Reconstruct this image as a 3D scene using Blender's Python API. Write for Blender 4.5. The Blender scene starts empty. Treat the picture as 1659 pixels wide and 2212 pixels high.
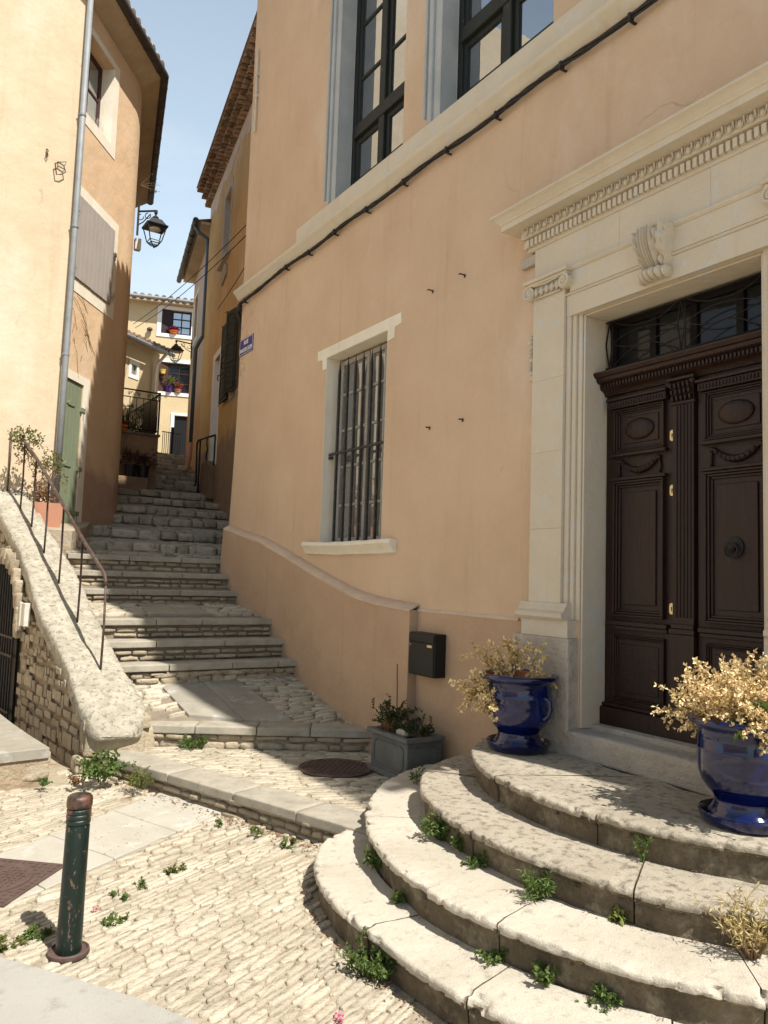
import bpy, bmesh, math, random
from mathutils import Vector, Matrix, noise
random.seed(7)
R = random.random
def U(a, b): return a + (b - a) * R()
pi = math.pi
scene = bpy.context.scene
COL = scene.collection
# ------------------------------------------------------------------ camera frame
FPX, CX, CY = 1661., 829.5, 1106.
pch, rol, yaw = map(math.radians, (4.8, 1.9, 32.7))
CAM = Vector((0, 0, 1.75))
FW = Vector((math.sin(yaw) * math.cos(pch), math.cos(yaw) * math.cos(pch), math.sin(pch)))
rt0 = Vector((math.cos(yaw), -math.sin(yaw), 0)); up0 = rt0.cross(FW)
RT = rt0 * math.cos(rol) + up0 * math.sin(rol); UP = -rt0 * math.sin(rol) + up0 * math.cos(rol)
def ray(px, py): return FW + RT * ((px - CX) / FPX) - UP * ((py - CY) / FPX)
def onz(px, py, z): d = ray(px, py); return CAM + d * ((z - CAM.z) / d.z)
def onx(px, py, x): d = ray(px, py); return CAM + d * (x / d.x)
def ony(px, py, y): d = ray(px, py); return CAM + d * (y / d.y)
# ------------------------------------------------------------------ mesh builder
ORG = {}
class MB:
    def __init__(s, fr=None): s.v = []; s.f = []; s.fr = fr
    def T(s, p): return tuple(s.fr(*p)) if s.fr else tuple(p)
    def add(s, vs, fs, raw=False):
        o = len(s.v); s.v += [tuple(p) if raw else s.T(p) for p in vs]; s.f += [tuple(i + o for i in f) for f in fs]
    def box(s, a, b):
        x0, y0, z0 = a; x1, y1, z1 = b
        s.add([(x0,y0,z0),(x1,y0,z0),(x1,y1,z0),(x0,y1,z0),(x0,y0,z1),(x1,y0,z1),(x1,y1,z1),(x0,y1,z1)],
              [(0,3,2,1),(4,5,6,7),(0,1,5,4),(1,2,6,5),(2,3,7,6),(3,0,4,7)])
    def quad(s, a, b, c, d): s.add([a, b, c, d], [(0, 1, 2, 3)])
    def prism(s, pts, f0, f1):
        n = len(pts); s.add([f0(p) for p in pts] + [f1(p) for p in pts],
            [tuple(range(n))[::-1], tuple(range(n, 2*n))] + [(i, (i+1) % n, n+(i+1) % n, n+i) for i in range(n)])
    def tube(s, path, r, n=6, cap=True):
        P = [Vector(s.T(p)) for p in path]; rings = []
        rr = r if isinstance(r, (list, tuple)) else [r]*len(P)
        prev = None
        for i, p in enumerate(P):
            t = (P[min(i+1, len(P)-1)] - P[max(i-1, 0)]); t.normalize()
            if prev is None:
                a = t.orthogonal().normalized()
            else:
                a = prev - t * prev.dot(t)
                a = a.normalized() if a.length > 1e-6 else t.orthogonal().normalized()
            prev = a; b = t.cross(a)
            rings.append([p + (a*math.cos(2*pi*k/n) + b*math.sin(2*pi*k/n))*rr[i] for k in range(n)])
        vs = [q for r_ in rings for q in r_]; fs = []
        for i in range(len(P)-1):
            for k in range(n): fs.append((i*n+k, i*n+(k+1) % n, (i+1)*n+(k+1) % n, (i+1)*n+k))
        if cap: fs += [tuple(range(n))[::-1], tuple((len(P)-1)*n+k for k in range(n))]
        s.add(vs, fs, raw=True)
    def lathe(s, prof, c, n=24, ax=None):
        vs = []; fs = []
        for (r, z) in prof:
            for k in range(n):
                a = 2*pi*k/n; vs.append((c[0]+r*math.cos(a), c[1]+r*math.sin(a), c[2]+z))
        m = len(prof)
        for i in range(m-1):
            for k in range(n): fs.append((i*n+k, i*n+(k+1) % n, (i+1)*n+(k+1) % n, (i+1)*n+k))
        fs += [tuple(range(n))[::-1], tuple((m-1)*n+k for k in range(n))]
        s.add(vs, fs)
    def ball(s, c, r, nu=10, nv=6):
        rx, ry, rz = r if isinstance(r, tuple) else (r, r, r); vs = []; fs = []
        for j in range(nv+1):
            t = pi*j/nv
            for i in range(nu):
                a = 2*pi*i/nu; vs.append((c[0]+rx*math.sin(t)*math.cos(a), c[1]+ry*math.sin(t)*math.sin(a), c[2]+rz*math.cos(t)))
        for j in range(nv):
            for i in range(nu): fs.append((j*nu+i, j*nu+(i+1) % nu, (j+1)*nu+(i+1) % nu, (j+1)*nu+i))
        s.add(vs, fs)
    def sweep(s, prof, s0, s1, ends=True, n=1):
        """prof: list of (d,z) swept along local s"""
        m = len(prof); vs = []; fs = []
        for i in range(n+1):
            q = s0 + (s1-s0)*i/n
            vs += [(q, d, z) for d, z in prof]
        for i in range(n):
            for k in range(m): fs.append((i*m+k, i*m+(k+1) % m, (i+1)*m+(k+1) % m, (i+1)*m+k))
        if ends: fs += [tuple(range(m)), tuple(n*m+k for k in range(m))[::-1]]
        s.add(vs, fs)
    def wall(s, s0, s1, z0, z1, holes=(), dep=.2, d=0, extra_z=(), extra_s=()):
        """front skin with rectangular holes and reveals going in (negative d)"""
        S = sorted({s0, s1, *extra_s, *[h[0] for h in holes], *[h[1] for h in holes]}); Z = sorted({z0, z1, *extra_z, *[h[2] for h in holes], *[h[3] for h in holes]})
        S = [q for q in S if s0 <= q <= s1]; Z = [q for q in Z if z0 <= q <= z1]
        for i in range(len(S)-1):
            for j in range(len(Z)-1):
                cs = (S[i]+S[i+1])/2; cz = (Z[j]+Z[j+1])/2
                if any(h[0] < cs < h[1] and h[2] < cz < h[3] for h in holes): continue
                s.quad((S[i], d, Z[j]), (S[i+1], d, Z[j]), (S[i+1], d, Z[j+1]), (S[i], d, Z[j+1]))
        for h in holes:
            a, b, c, e = h[:4]; dp = h[4] if len(h) > 4 else dep
            s.quad((a, d, c), (a, d, e), (a, d-dp, e), (a, d-dp, c)); s.quad((b, d, c), (b, d-dp, c), (b, d-dp, e), (b, d, e))
            s.quad((a, d, e), (b, d, e), (b, d-dp, e), (a, d-dp, e)); s.quad((a, d, c), (a, d-dp, c), (b, d-dp, c), (b, d, c))
    def build(s, name, mat, parent=None, smooth=False, bevel=0, kind=None, label=None, weld=False, angle=None):
        me = bpy.data.meshes.new(name); org = ORG.get(parent.name, Vector()) if parent else Vector()
        me.from_pydata([tuple(Vector(p)-org) for p in s.v], [], s.f)
        bm = bmesh.new(); bm.from_mesh(me)
        if weld: bmesh.ops.remove_doubles(bm, verts=bm.verts, dist=1e-4)
        if bevel:
            ed = [e for e in bm.edges if len(e.link_faces) == 2 and e.calc_face_angle(0) > .6]
            bmesh.ops.recalc_face_normals(bm, faces=bm.faces)
            bmesh.ops.bevel(bm, geom=ed, offset=bevel, segments=2 if bevel > .006 else 1, affect='EDGES', profile=.5)
        bmesh.ops.recalc_face_normals(bm, faces=bm.faces)
        bm.to_mesh(me); bm.free()
        if smooth:
            for p in me.polygons: p.use_smooth = True
            if angle is not None:
                me.set_sharp_from_angle(angle=math.radians(angle))
        me.materials.append(mat)
        o = bpy.data.objects.new(name, me); COL.objects.link(o)
        if parent: o.parent = parent; ORG[o.name] = org
        else: ORG[o.name] = Vector()
        if kind: o['kind'] = kind
        if label: o['label'] = label
        return o
def tag(o, label, cat, group=None, kind=None):
    o['label'] = label; o['category'] = cat
    if group: o['group'] = group
    if kind: o['kind'] = kind
    return o
def thing(name, label, cat, loc=(0, 0, 0), group=None):
    o = bpy.data.objects.new(name, None); COL.objects.link(o); o.empty_display_size = .1
    o.location = loc; ORG[o.name] = Vector(loc); return tag(o, label, cat, group)
def copy_tree(root, loc, label=None):
    r = root.copy(); COL.objects.link(r); r.location = loc
    if label: r['label'] = label
    for ch in root.children:
        c = ch.copy(); COL.objects.link(c); c.parent = r
        for g in ch.children:
            d = g.copy(); COL.objects.link(d); d.parent = c
    return r
# ------------------------------------------------------------------ materials
def lin(c): return tuple(((x/255)/12.92 if x/255 <= .04045 else ((x/255+.055)/1.055)**2.4) for x in c)
def newmat(name):
    m = bpy.data.materials.new(name); m.use_nodes = True; nt = m.node_tree
    return m, nt, nt.nodes['Principled BSDF']
def nd(nt, t, **k):
    n = nt.nodes.new(t)
    for a, b in k.items(): setattr(n, a, b)
    return n
def noise_n(nt, vec, scale, detail=4, rough=.55, stretch=None):
    if stretch:
        mp = nd(nt, 'ShaderNodeMapping'); mp.inputs['Scale'].default_value = stretch; nt.links.new(vec, mp.inputs['Vector']); vec = mp.outputs[0]
    n = nd(nt, 'ShaderNodeTexNoise'); n.inputs['Scale'].default_value = scale; n.inputs['Detail'].default_value = detail; n.inputs['Roughness'].default_value = rough
    nt.links.new(vec, n.inputs['Vector']); return n.outputs['Fac']
def ramp(nt, fac, a, b, ca=(0, 0, 0, 1), cb=(1, 1, 1, 1)):
    r = nd(nt, 'ShaderNodeValToRGB'); e = r.color_ramp.elements; e[0].position = a; e[1].position = b; e[0].color = ca; e[1].color = cb
    nt.links.new(fac, r.inputs[0]); return r.outputs[0]
def mix(nt, fac, a, b, mode='MIX'):
    m = nd(nt, 'ShaderNodeMix', data_type='RGBA', blend_type=mode)
    for s, v in ((m.inputs[0], fac), (m.inputs[6], a), (m.inputs[7], b)):
        if isinstance(v, (int, float)): s.default_value = v
        elif isinstance(v, tuple): s.default_value = (*v[:3], 1)
        else: nt.links.new(v, s)
    return m.outputs[2]
def surf(name, c, c2=None, scale=3., lo=.35, hi=.7, patch=None, pscale=1.2, plo=.55, phi=.7, pstretch=None, fine=.12, fscale=40., bump=.3, bscale=60., bump2=0, b2scale=8, rough=.85, metal=0, island=0., stretch=None, spec=.3, coat=0, wave=0):
    m, nt, P = newmat(name); g = nd(nt, 'ShaderNodeNewGeometry'); pos = g.outputs['Position']
    col = (*c, 1)
    out = None
    if c2 is not None:
        f = ramp(nt, noise_n(nt, pos, scale, 5, .6, stretch), lo, hi); out = mix(nt, f, c, c2)
    else: out = mix(nt, 0., c, c)
    if patch:
        f = ramp(nt, noise_n(nt, pos, pscale, 6, .65, pstretch), plo, phi); out = mix(nt, f, out, patch)
    if fine:
        f = noise_n(nt, pos, fscale, 4, .7); v = ramp(nt, f, .2, .8, (1-fine, 1-fine, 1-fine, 1), (1+fine*.5, 1+fine*.5, 1+fine*.5, 1)); out = mix(nt, 1., out, v, 'MULTIPLY')
    if island:
        v = ramp(nt, g.outputs['Random Per Island'], 0, 1, (1-island, 1-island*1.05, 1-island*1.15, 1), (1+island*.4,)*3+(1,)); out = mix(nt, 1., out, v, 'MULTIPLY')
    nt.links.new(out, P.inputs['Base Color'])
    P.inputs['Roughness'].default_value = rough; P.inputs['Metallic'].default_value = metal; P.inputs['Specular IOR Level'].default_value = spec
    if coat: P.inputs['Coat Weight'].default_value = coat; P.inputs['Coat Roughness'].default_value = .03
    if bump:
        b = nd(nt, 'ShaderNodeBump'); b.inputs['Strength'].default_value = bump; b.inputs['Distance'].default_value = .01
        nt.links.new(noise_n(nt, pos, bscale, 6, .65), b.inputs['Height']); last = b
        if bump2:
            b2 = nd(nt, 'ShaderNodeBump'); b2.inputs['Strength'].default_value = bump2; b2.inputs['Distance'].default_value = .05
            nt.links.new(noise_n(nt, pos, b2scale, 3, .5), b2.inputs['Height']); nt.links.new(b.outputs[0], b2.inputs['Normal']); last = b2
        nt.links.new(last.outputs[0], P.inputs['Normal'])
    return m
def leafmat(name, c, var=.35, tr=.3):
    m, nt, P = newmat(name); g = nd(nt, 'ShaderNodeNewGeometry')
    v = ramp(nt, g.outputs['Random Per Island'], 0, 1, (1-var, (1-var)*.85, (1-var)*.65, 1), (1+var*.6, 1+var*.6, 1+var*.5, 1)); out = mix(nt, 1., c, v, 'MULTIPLY')
    nt.links.new(out, P.inputs['Base Color']); P.inputs['Roughness'].default_value = .6; P.inputs['Specular IOR Level'].default_value = .25
    t = nd(nt, 'ShaderNodeBsdfTranslucent'); nt.links.new(out, t.inputs[0]); ms = nd(nt, 'ShaderNodeMixShader'); ms.inputs[0].default_value = tr
    nt.links.new(P.outputs[0], ms.inputs[1]); nt.links.new(t.outputs[0], ms.inputs[2]); nt.links.new(ms.outputs[0], nt.nodes['Material Output'].inputs[0]); return m
M = {}
M['peach'] = surf('peach_plaster', (.60, .44, .30), (.52, .365, .24), 1.1, .3, .75, patch=(.61, .465, .34), pscale=.9, pstretch=(1, 1, .45), fine=.05, fscale=25, bump=.25, bscale=45, bump2=.35, b2scale=3.5)
M['peach_low'] = surf('ochre_orange_plaster', (.47, .325, .215), (.41, .275, .175), 1.6, .3, .75, patch=(.45, .31, .205), pscale=2., fine=.08, fscale=35, bump=.35, bscale=50, bump2=.4, b2scale=5)
M['ledge'] = surf('pale_ledge_plaster', (.60, .46, .34), (.50, .38, .28), 4, fine=.12, bump=.4, bscale=50)
M['yellow'] = surf('yellow_lime_plaster', (.59, .475, .33), (.525, .41, .27), 1.3, .3, .75, patch=(.615, .52, .39), pscale=.8, pstretch=(1, 1, .4), fine=.06, fscale=18, bump=.3, bscale=40, bump2=.4, b2scale=3)
M['orange'] = surf('orange_lime_plaster', (.60, .38, .20), (.50, .29, .14), 1.5, .3, .7, patch=(.56, .36, .22), pscale=2, pstretch=(1, 1, .3), fine=.08, fscale=18, bump=.3, bscale=40, bump2=.4, b2scale=3)
M['ochre'] = surf('stained_ochre_plaster', (.47, .29, .10), (.34, .19, .065), 1.1, .35, .65, patch=(.58, .45, .29), pscale=.8, plo=.52, phi=.62, pstretch=(1, 1, .35), fine=.12, fscale=12, bump=.5, bscale=25, bump2=.5, b2scale=3)
M['darkbrown'] = surf('dark_brown_plaster', (.24, .155, .09), (.16, .105, .065), 2, fine=.2, fscale=14, bump=.6, bscale=25, bump2=.4)  # dark brown plaster for terrace block, doorstep and pipe foot
M['pink'] = surf('pale_pink_plaster', (.56, .42, .32), (.50, .35, .25), 1.2, patch=(.55, .33, .18), pscale=.7, plo=.5, phi=.65, fine=.08, fscale=18, bump=.4, bscale=30)
M['endyellow'] = surf('end_house_plaster', (.60, .48, .29), (.54, .42, .24), 1.2, fine=.06, fscale=15, bump=.3, bscale=30)
M['lime'] = surf('pale_limestone', (.60, .53, .415), (.54, .465, .355), 2.5, .3, .75, patch=(.55, .52, .46), pscale=6, plo=.55, phi=.65, fine=.05, fscale=60, bump=.3, bscale=70, bump2=.15, b2scale=12, rough=.8)
M['lime_rough'] = surf('rough_limestone', (.49, .43, .36), (.40, .35, .28), 5, fine=.15, fscale=60, bump=.9, bscale=55, bump2=.5, b2scale=14)
M['bluegrey'] = surf('grey_painted_stone', (.42, .43, .42), (.34, .36, .36), 3, fine=.08, bump=.4, bscale=50)
M['cream'] = surf('cream_painted_band', (.78, .72, .59), (.70, .63, .50), 3, fine=.06, bump=.25, bscale=50)
M['white'] = surf('white_painted_band', (.80, .78, .74), (.74, .71, .66), 3, fine=.05, bump=.2, bscale=50)
M['step'] = surf('worn_limestone_step', (.57, .515, .415), (.47, .415, .325), 2.2, .35, .7, patch=(.36, .32, .245), pscale=21, plo=.55, phi=.72, fine=.2, fscale=130, bump=.7, bscale=130, bump2=.12, b2scale=26, rough=.9)
M['step_dark'] = surf('grey_patinated_step', (.52, .455, .35), (.40, .345, .26), 2.6, .3, .7, patch=(.20, .175, .13), pscale=19, plo=.50, phi=.66, fine=.3, fscale=130, bump=1., bscale=130, bump2=.14, b2scale=26, rough=.9)
M['riser'] = surf('shaded_riser_stone', (.18, .14, .09), (.09, .07, .045), 5, .35, .7, patch=(.30, .25, .175), pscale=7, plo=.5, phi=.7, fine=.3, fscale=70, bump=.9, bscale=60, bump2=.5, b2scale=14, rough=.95)  # dark brown base colour carries the shade of the risers
M['lichen'] = surf('lichen_covered_stone', (.45, .41, .32), (.34, .305, .235), 9, .38, .62, patch=(.21, .19, .145), pscale=24, plo=.52, phi=.64, fine=.3, fscale=140, bump=.7, bscale=120, bump2=.3, b2scale=26, rough=.95)
M['nosing'] = surf('grey_stone_nosing', (.40, .36, .285), (.29, .26, .20), 6, fine=.18, fscale=90, bump=.5, bscale=90, patch=(.2, .19, .16), pscale=20, plo=.58, phi=.75)
M['slab'] = surf('smooth_grey_slab', (.33, .30, .24), (.26, .235, .185), 3, fine=.12, fscale=120, bump=.3, bscale=120, patch=(.42, .41, .37), pscale=5)
M['paleslab'] = surf('pale_smooth_slab', (.44, .41, .34), (.38, .35, .285), 3, fine=.1, fscale=120, bump=.35, bscale=100, patch=(.52, .49, .42), pscale=4)
M['concrete'] = surf('light_concrete_apron', (.40, .38, .335), (.36, .34, .295), 2.2, fine=.14, fscale=150, bump=.5, bscale=140, patch=(.30, .28, .245), pscale=7)
M['cobble'] = surf('calade_stones', (.53, .47, .36), (.41, .355, .26), 2.2, fine=.18, fscale=60, bump=.7, bscale=55, bump2=.5, b2scale=20, island=.2, patch=(.44, .375, .28), pscale=12, plo=.62, phi=.75)
M['cobble_dark'] = surf('alley_cobbles', (.45, .40, .31), (.34, .30, .23), 9, fine=.25, fscale=60, bump=.8, bscale=60, bump2=.3, b2scale=20, island=.35, patch=(.19, .175, .14), pscale=9)
M['mortar'] = surf('sandy_mortar', (.42, .355, .255), (.33, .27, .19), 5, fine=.2, fscale=90, bump=.9, bscale=70, bump2=.4, b2scale=18, patch=(.27, .165, .095), pscale=3, plo=.55, phi=.68)
M['mortar_dark'] = surf('dark_joint_mortar', (.26, .215, .155), (.19, .155, .11), 8, fine=.3, fscale=60, bump=.9, bscale=50)
M['rubble'] = surf('rubble_wall_stones', (.44, .37, .26), (.34, .275, .19), 7, fine=.25, fscale=60, bump=.9, bscale=50, bump2=.4, b2scale=16, island=.22)
M['rubble_mortar'] = surf('rubble_wall_mortar', (.39, .30, .20), (.31, .235, .155), 4, fine=.25, fscale=60, bump=.9, bscale=45, bump2=.5, b2scale=12)
M['ground'] = surf('ground_paving', (.52, .46, .36), (.44, .38, .29), 2, fine=.2, bump=.5, bscale=40)
M['wood'] = surf('dark_oak', (.030, .0115, .0065), (.015, .0066, .0042), 5, stretch=(9, 9, .8), fine=.25, fscale=40, bump=.4, bscale=40, rough=.42, spec=.3)
M['fanwood'] = surf('black_fanlight_wood', (.010, .007, .006), None, fine=.1, bump=.1, rough=.6, spec=.15)
M['woodfr'] = surf('worn_green_black_frame', (.022, .025, .019), (.012, .014, .012), 6, stretch=(6, 6, 1), patch=(.12, .085, .06), pscale=18, plo=.64, phi=.72, pstretch=(2, 2, .4), fine=.2, bump=.4, bscale=60, rough=.6)
M['redwood'] = surf('dark_red_shutter', (.075, .028, .022), (.055, .02, .018), 5, fine=.2, bump=.3, rough=.7)
M['brownwood'] = surf('dark_brown_shutter', (.03, .018, .018), (.02, .013, .013), 5, fine=.2, bump=.3, rough=.6)
M['greywood'] = surf('weathered_grey_wood', (.42, .39, .34), (.30, .28, .25), 9, stretch=(4, 4, .6), patch=(.55, .50, .40), pscale=9, fine=.25, bump=.7, bscale=40)
M['shut_grey'] = surf('taupe_painted_shutter', (.37, .335, .295), (.33, .295, .26), 3, fine=.06, bump=.2, rough=.65)
M['shut_green'] = surf('sage_green_door_paint', (.205, .235, .15), (.18, .21, .135), 3, fine=.08, bump=.2, rough=.6)
M['shut_dark'] = surf('dark_green_shutter_paint', (.035, .042, .032), (.022, .027, .022), 7, patch=(.10, .09, .07), pscale=20, plo=.6, phi=.7, fine=.2, bump=.4, rough=.7)
M['iron'] = surf('wrought_iron', (.025, .023, .022), (.055, .035, .025), 14, .5, .8, fine=.2, bump=.5, bscale=120, rough=.6, metal=.3)
M['rustiron'] = surf('rusty_iron_rail', (.085, .055, .042), (.16, .13, .11), 12, .45, .7, fine=.2, fscale=90, bump=.4, bscale=120, rough=.55, metal=.4)
M['ironbars'] = surf('hammered_window_bars', (.045, .043, .042), (.09, .085, .08), 14, .5, .7, fine=.2, bump=.6, bscale=90, rough=.55, metal=.3)
M['black'] = surf('black_enamel_and_shade', (.010, .010, .011), None, fine=.1, bump=.05, rough=.45, spec=.3)
M['lampblack'] = surf('lamp_black_metal', (.012, .013, .017), None, fine=.05, bump=.05, rough=.4, spec=.5)
M['zinc'] = surf('grey_zinc_pipe', (.27, .28, .28), (.21, .22, .225), 5, fine=.15, bump=.15, rough=.6, metal=.15)
M['bluepipe'] = surf('slate_blue_pipe', (.10, .13, .155), (.08, .10, .12), 5, fine=.1, bump=.15, rough=.4, metal=.3)
M['gutter'] = surf('old_brown_gutter', (.055, .045, .04), (.09, .075, .065), 8, fine=.2, bump=.2, rough=.55, metal=.4)
M['terra'] = surf('terracotta', (.50, .25, .155), (.43, .20, .13), 4, fine=.1, bump=.2, rough=.8)
M['tile'] = surf('clay_roof_tiles', (.46, .30, .19), (.32, .21, .14), 7, patch=(.13, .10, .075), pscale=9, plo=.5, phi=.65, fine=.25, bump=.6, bscale=40, island=.35)
M['eaveboard'] = surf('painted_soffit', (.48, .38, .26), (.36, .28, .19), 2.5, fine=.15, bump=.4, bscale=30)
M['blue'] = surf('cobalt_glaze', (.003, .008, .075), (.002, .004, .028), 4, .3, .7, patch=(.006, .02, .13), pscale=2.5, fine=.25, fscale=30, bump=.03, bscale=15, rough=.12, spec=.4, coat=.5)
M['rawclay'] = surf('raw_terracotta_inside', (.45, .14, .07), (.38, .12, .06), 5, fine=.15, bump=.3)
M['soil'] = surf('dark_soil', (.05, .035, .025), (.09, .06, .04), 20, fine=.3, bump=1, bscale=60)
M['leadgrey'] = surf('faux_lead_planter', (.105, .11, .105), (.15, .155, .145), 6, fine=.15, bump=.3, rough=.6)
M['bollard'] = surf('green_paint_over_rust', (.003, .013, .009), (.002, .009, .006), 4, patch=(.12, .07, .045), pscale=42, plo=.60, phi=.64, pstretch=(1, 1, .5), fine=.15, bump=.2, bscale=50, rough=.42, spec=.4, coat=.1)
M['rustpaint'] = surf('rust_red_rings', (.006, .016, .011), (.12, .048, .03), 13, .44, .56, fine=.15, bump=.3, rough=.4, spec=.5)
M['castiron'] = surf('rusty_cast_iron_cover', (.13, .085, .07), (.10, .065, .055), 8, fine=.2, bump=.4, rough=.6, metal=.2)
M['brass'] = surf('brass_plate', (.62, .50, .26), None, fine=.1, bump=.1, rough=.35, metal=.7)
M['signblue'] = surf('enamel_sign_violet_blue', (.045, .035, .16), (.06, .045, .18), 9, fine=.1, bump=.05, rough=.3, spec=.5)
M['signwhite'] = surf('enamel_sign_white', (.75, .74, .76), None, fine=.05, bump=0, rough=.4)
M['plastic'] = surf('off_white_plate', (.62, .58, .50), (.50, .46, .39), 12, fine=.1, bump=.05, rough=.5)
M['cable'] = surf('black_cable', (.02, .018, .018), (.045, .035, .03), 20, fine=.2, bump=.3, rough=.7)
M['dead'] = leafmat('dry_golden_leaves', (.82, .67, .39), .5, .25)
M['twig'] = surf('dry_twig', (.22, .14, .075), (.16, .10, .055), 20, fine=.2, bump=.2)
M['green'] = leafmat('green_leaves', (.12, .18, .05), .4, .3)
M['vine'] = leafmat('vine_leaves', (.16, .18, .05), .45, .3)
M['brownleaf'] = leafmat('dry_brown_leaves', (.22, .12, .055), .4, .2)
M['darkleaf'] = leafmat('dark_box_leaves', (.035, .06, .02), .4, .25)
M['purpleleaf'] = leafmat('burgundy_leaves', (.07, .03, .035), .4, .2)
M['pinkpetal'] = leafmat('pink_petals', (.55, .05, .22), .3, .2)
M['redpetal'] = leafmat('red_petals', (.55, .03, .02), .3, .2)
M['purple'] = surf('purple_pot', (.07, .02, .17), None, fine=.05, bump=0, rough=.5)
M['yellowpot'] = surf('yellow_pot', (.72, .48, .09), None, fine=.05, bump=0, rough=.6)
M['orangepot'] = surf('orange_pot', (.72, .16, .03), None, fine=.05, bump=0, rough=.6)
M['straw'] = leafmat('dry_straw', (.50, .42, .20), .3, .2)
def glassmat(name, c, refl=.4, tint=(.8, .85, .9)):
    m, nt, P = newmat(name); P.inputs['Base Color'].default_value = (*c, 1); P.inputs['Roughness'].default_value = .2; P.inputs['Specular IOR Level'].default_value = .1
    g = nd(nt, 'ShaderNodeBsdfGlossy'); g.inputs['Roughness'].default_value = .015; g.inputs['Color'].default_value = (*tint, 1)
    geo = nd(nt, 'ShaderNodeNewGeometry'); b = nd(nt, 'ShaderNodeBump'); b.inputs['Strength'].default_value = .06; b.inputs['Distance'].default_value = .02
    nt.links.new(noise_n(nt, geo.outputs['Position'], 3, 2), b.inputs['Height']); nt.links.new(b.outputs[0], g.inputs['Normal'])
    ms = nd(nt, 'ShaderNodeMixShader'); ms.inputs[0].default_value = refl
    nt.links.new(P.outputs[0], ms.inputs[1]); nt.links.new(g.outputs[0], ms.inputs[2]); nt.links.new(ms.outputs[0], nt.nodes['Material Output'].inputs[0]); return m
M['glass'] = glassmat('old_window_glass', (.05, .055, .06), .45)
M['glassdark'] = glassmat('dark_fanlight_glass', (.012, .012, .012), .018)
M['glasspale'] = glassmat('dusty_curtained_glass', (.14, .13, .115), .28)
m, nt, P = newmat('clear_lantern_glass'); P.inputs['Transmission Weight'].default_value = 1; P.inputs['Roughness'].default_value = .05; P.inputs['IOR'].default_value = 1.05; P.inputs['Base Color'].default_value = (.9, .92, .95, 1); M['lanternglass'] = m
def weather(m, dark=.80, crack=.74, cscale=.55, streak=.88, rep=None):
    # hairline cracks, rain streaks and repair patches worked into a plaster
    nt = m.node_tree; P = nt.nodes['Principled BSDF']; g = nd(nt, 'ShaderNodeNewGeometry'); pos = g.outputs['Position']
    c = P.inputs['Base Color'].links[0].from_socket
    wn = nd(nt, 'ShaderNodeTexNoise'); wn.inputs['Scale'].default_value = 1.7; wn.inputs['Detail'].default_value = 5; nt.links.new(pos, wn.inputs['Vector'])
    ad = nd(nt, 'ShaderNodeVectorMath', operation='MULTIPLY_ADD'); nt.links.new(wn.outputs['Color'], ad.inputs[0]); ad.inputs[1].default_value = (.9, .9, .9); nt.links.new(pos, ad.inputs[2])
    v = nd(nt, 'ShaderNodeTexVoronoi', feature='DISTANCE_TO_EDGE'); v.inputs['Scale'].default_value = cscale; nt.links.new(ad.outputs[0], v.inputs['Vector'])
    line = ramp(nt, v.outputs['Distance'], .0, .006, (1, 1, 1, 1), (0, 0, 0, 1)); msk = ramp(nt, noise_n(nt, pos, .8, 3), .58, .68)
    f = mix(nt, 1., line, msk, 'MULTIPLY'); c = mix(nt, f, c, mix(nt, 1., c, (crack, crack*.95, crack*.9), 'MULTIPLY'))
    s = ramp(nt, noise_n(nt, pos, 1.6, 6, .7, (3.2, 3.2, .22)), .56, .76); c = mix(nt, s, c, mix(nt, 1., c, (streak, streak*.97, streak*.93), 'MULTIPLY'))
    s = ramp(nt, noise_n(nt, pos, 2.6, 8, .75), .60, .66); c = mix(nt, s, c, mix(nt, 1., c, (1.06, 1.05, 1.04), 'MULTIPLY'))
    s = ramp(nt, noise_n(nt, pos, 34, 4, .8), .66, .74); c = mix(nt, s, c, mix(nt, 1., c, (dark, dark, dark*.95), 'MULTIPLY'))
    nt.links.new(c, P.inputs['Base Color'])
for k_ in ('peach', 'peach_low', 'yellow', 'lime', 'lime_rough', 'cream', 'endyellow'): weather(M[k_])
weather(M['concrete'], .75, .6, .9, .9); weather(M['slab'], .75, .7, 1.3, .85); weather(M['paleslab'], .78, .7, 1.1, .88)
# vertical masonry masks for walls that change colour near their foot (damp rising, own wavy outline)
def footmix(name, mat_a_cols, low_cols, zf, amp=.5, soft=.25):
    m = surf(name, *mat_a_cols[:2], 1.3, .3, .75, patch=mat_a_cols[2], pscale=1.1, pstretch=(1, 1, .4), fine=.08, fscale=18, bump=.4, bscale=35, bump2=.4, b2scale=3)
    nt = m.node_tree; P = nt.nodes['Principled BSDF']; g = nd(nt, 'ShaderNodeNewGeometry'); sp = nd(nt, 'ShaderNodeSeparateXYZ'); nt.links.new(g.outputs['Position'], sp.inputs[0])
    old = P.inputs['Base Color'].links[0].from_socket
    n = noise_n(nt, g.outputs['Position'], 1.6, 5, .6)
    ma = nd(nt, 'ShaderNodeMath', operation='MULTIPLY_ADD'); nt.links.new(n, ma.inputs[0]); ma.inputs[1].default_value = amp*2; nt.links.new(sp.outputs[2], ma.inputs[2])
    mr = nd(nt, 'ShaderNodeMapRange'); nt.links.new(ma.outputs[0], mr.inputs[0]); mr.inputs[1].default_value = zf+amp; mr.inputs[2].default_value = zf+amp+soft; mr.inputs[3].default_value = 1; mr.inputs[4].default_value = 0
    low = mix(nt, ramp(nt, noise_n(nt, g.outputs['Position'], 4, 5, .6), .35, .65), low_cols[0], low_cols[1])
    nt.links.new(mix(nt, mr.outputs[0], old, low), P.inputs['Base Color']); return m
M['L2wall'] = footmix('alley_house_plaster', ((.66, .475, .295), (.58, .40, .24), (.64, .48, .32)), ((.37, .24, .17), (.42, .28, .19)), 3.1)
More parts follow.
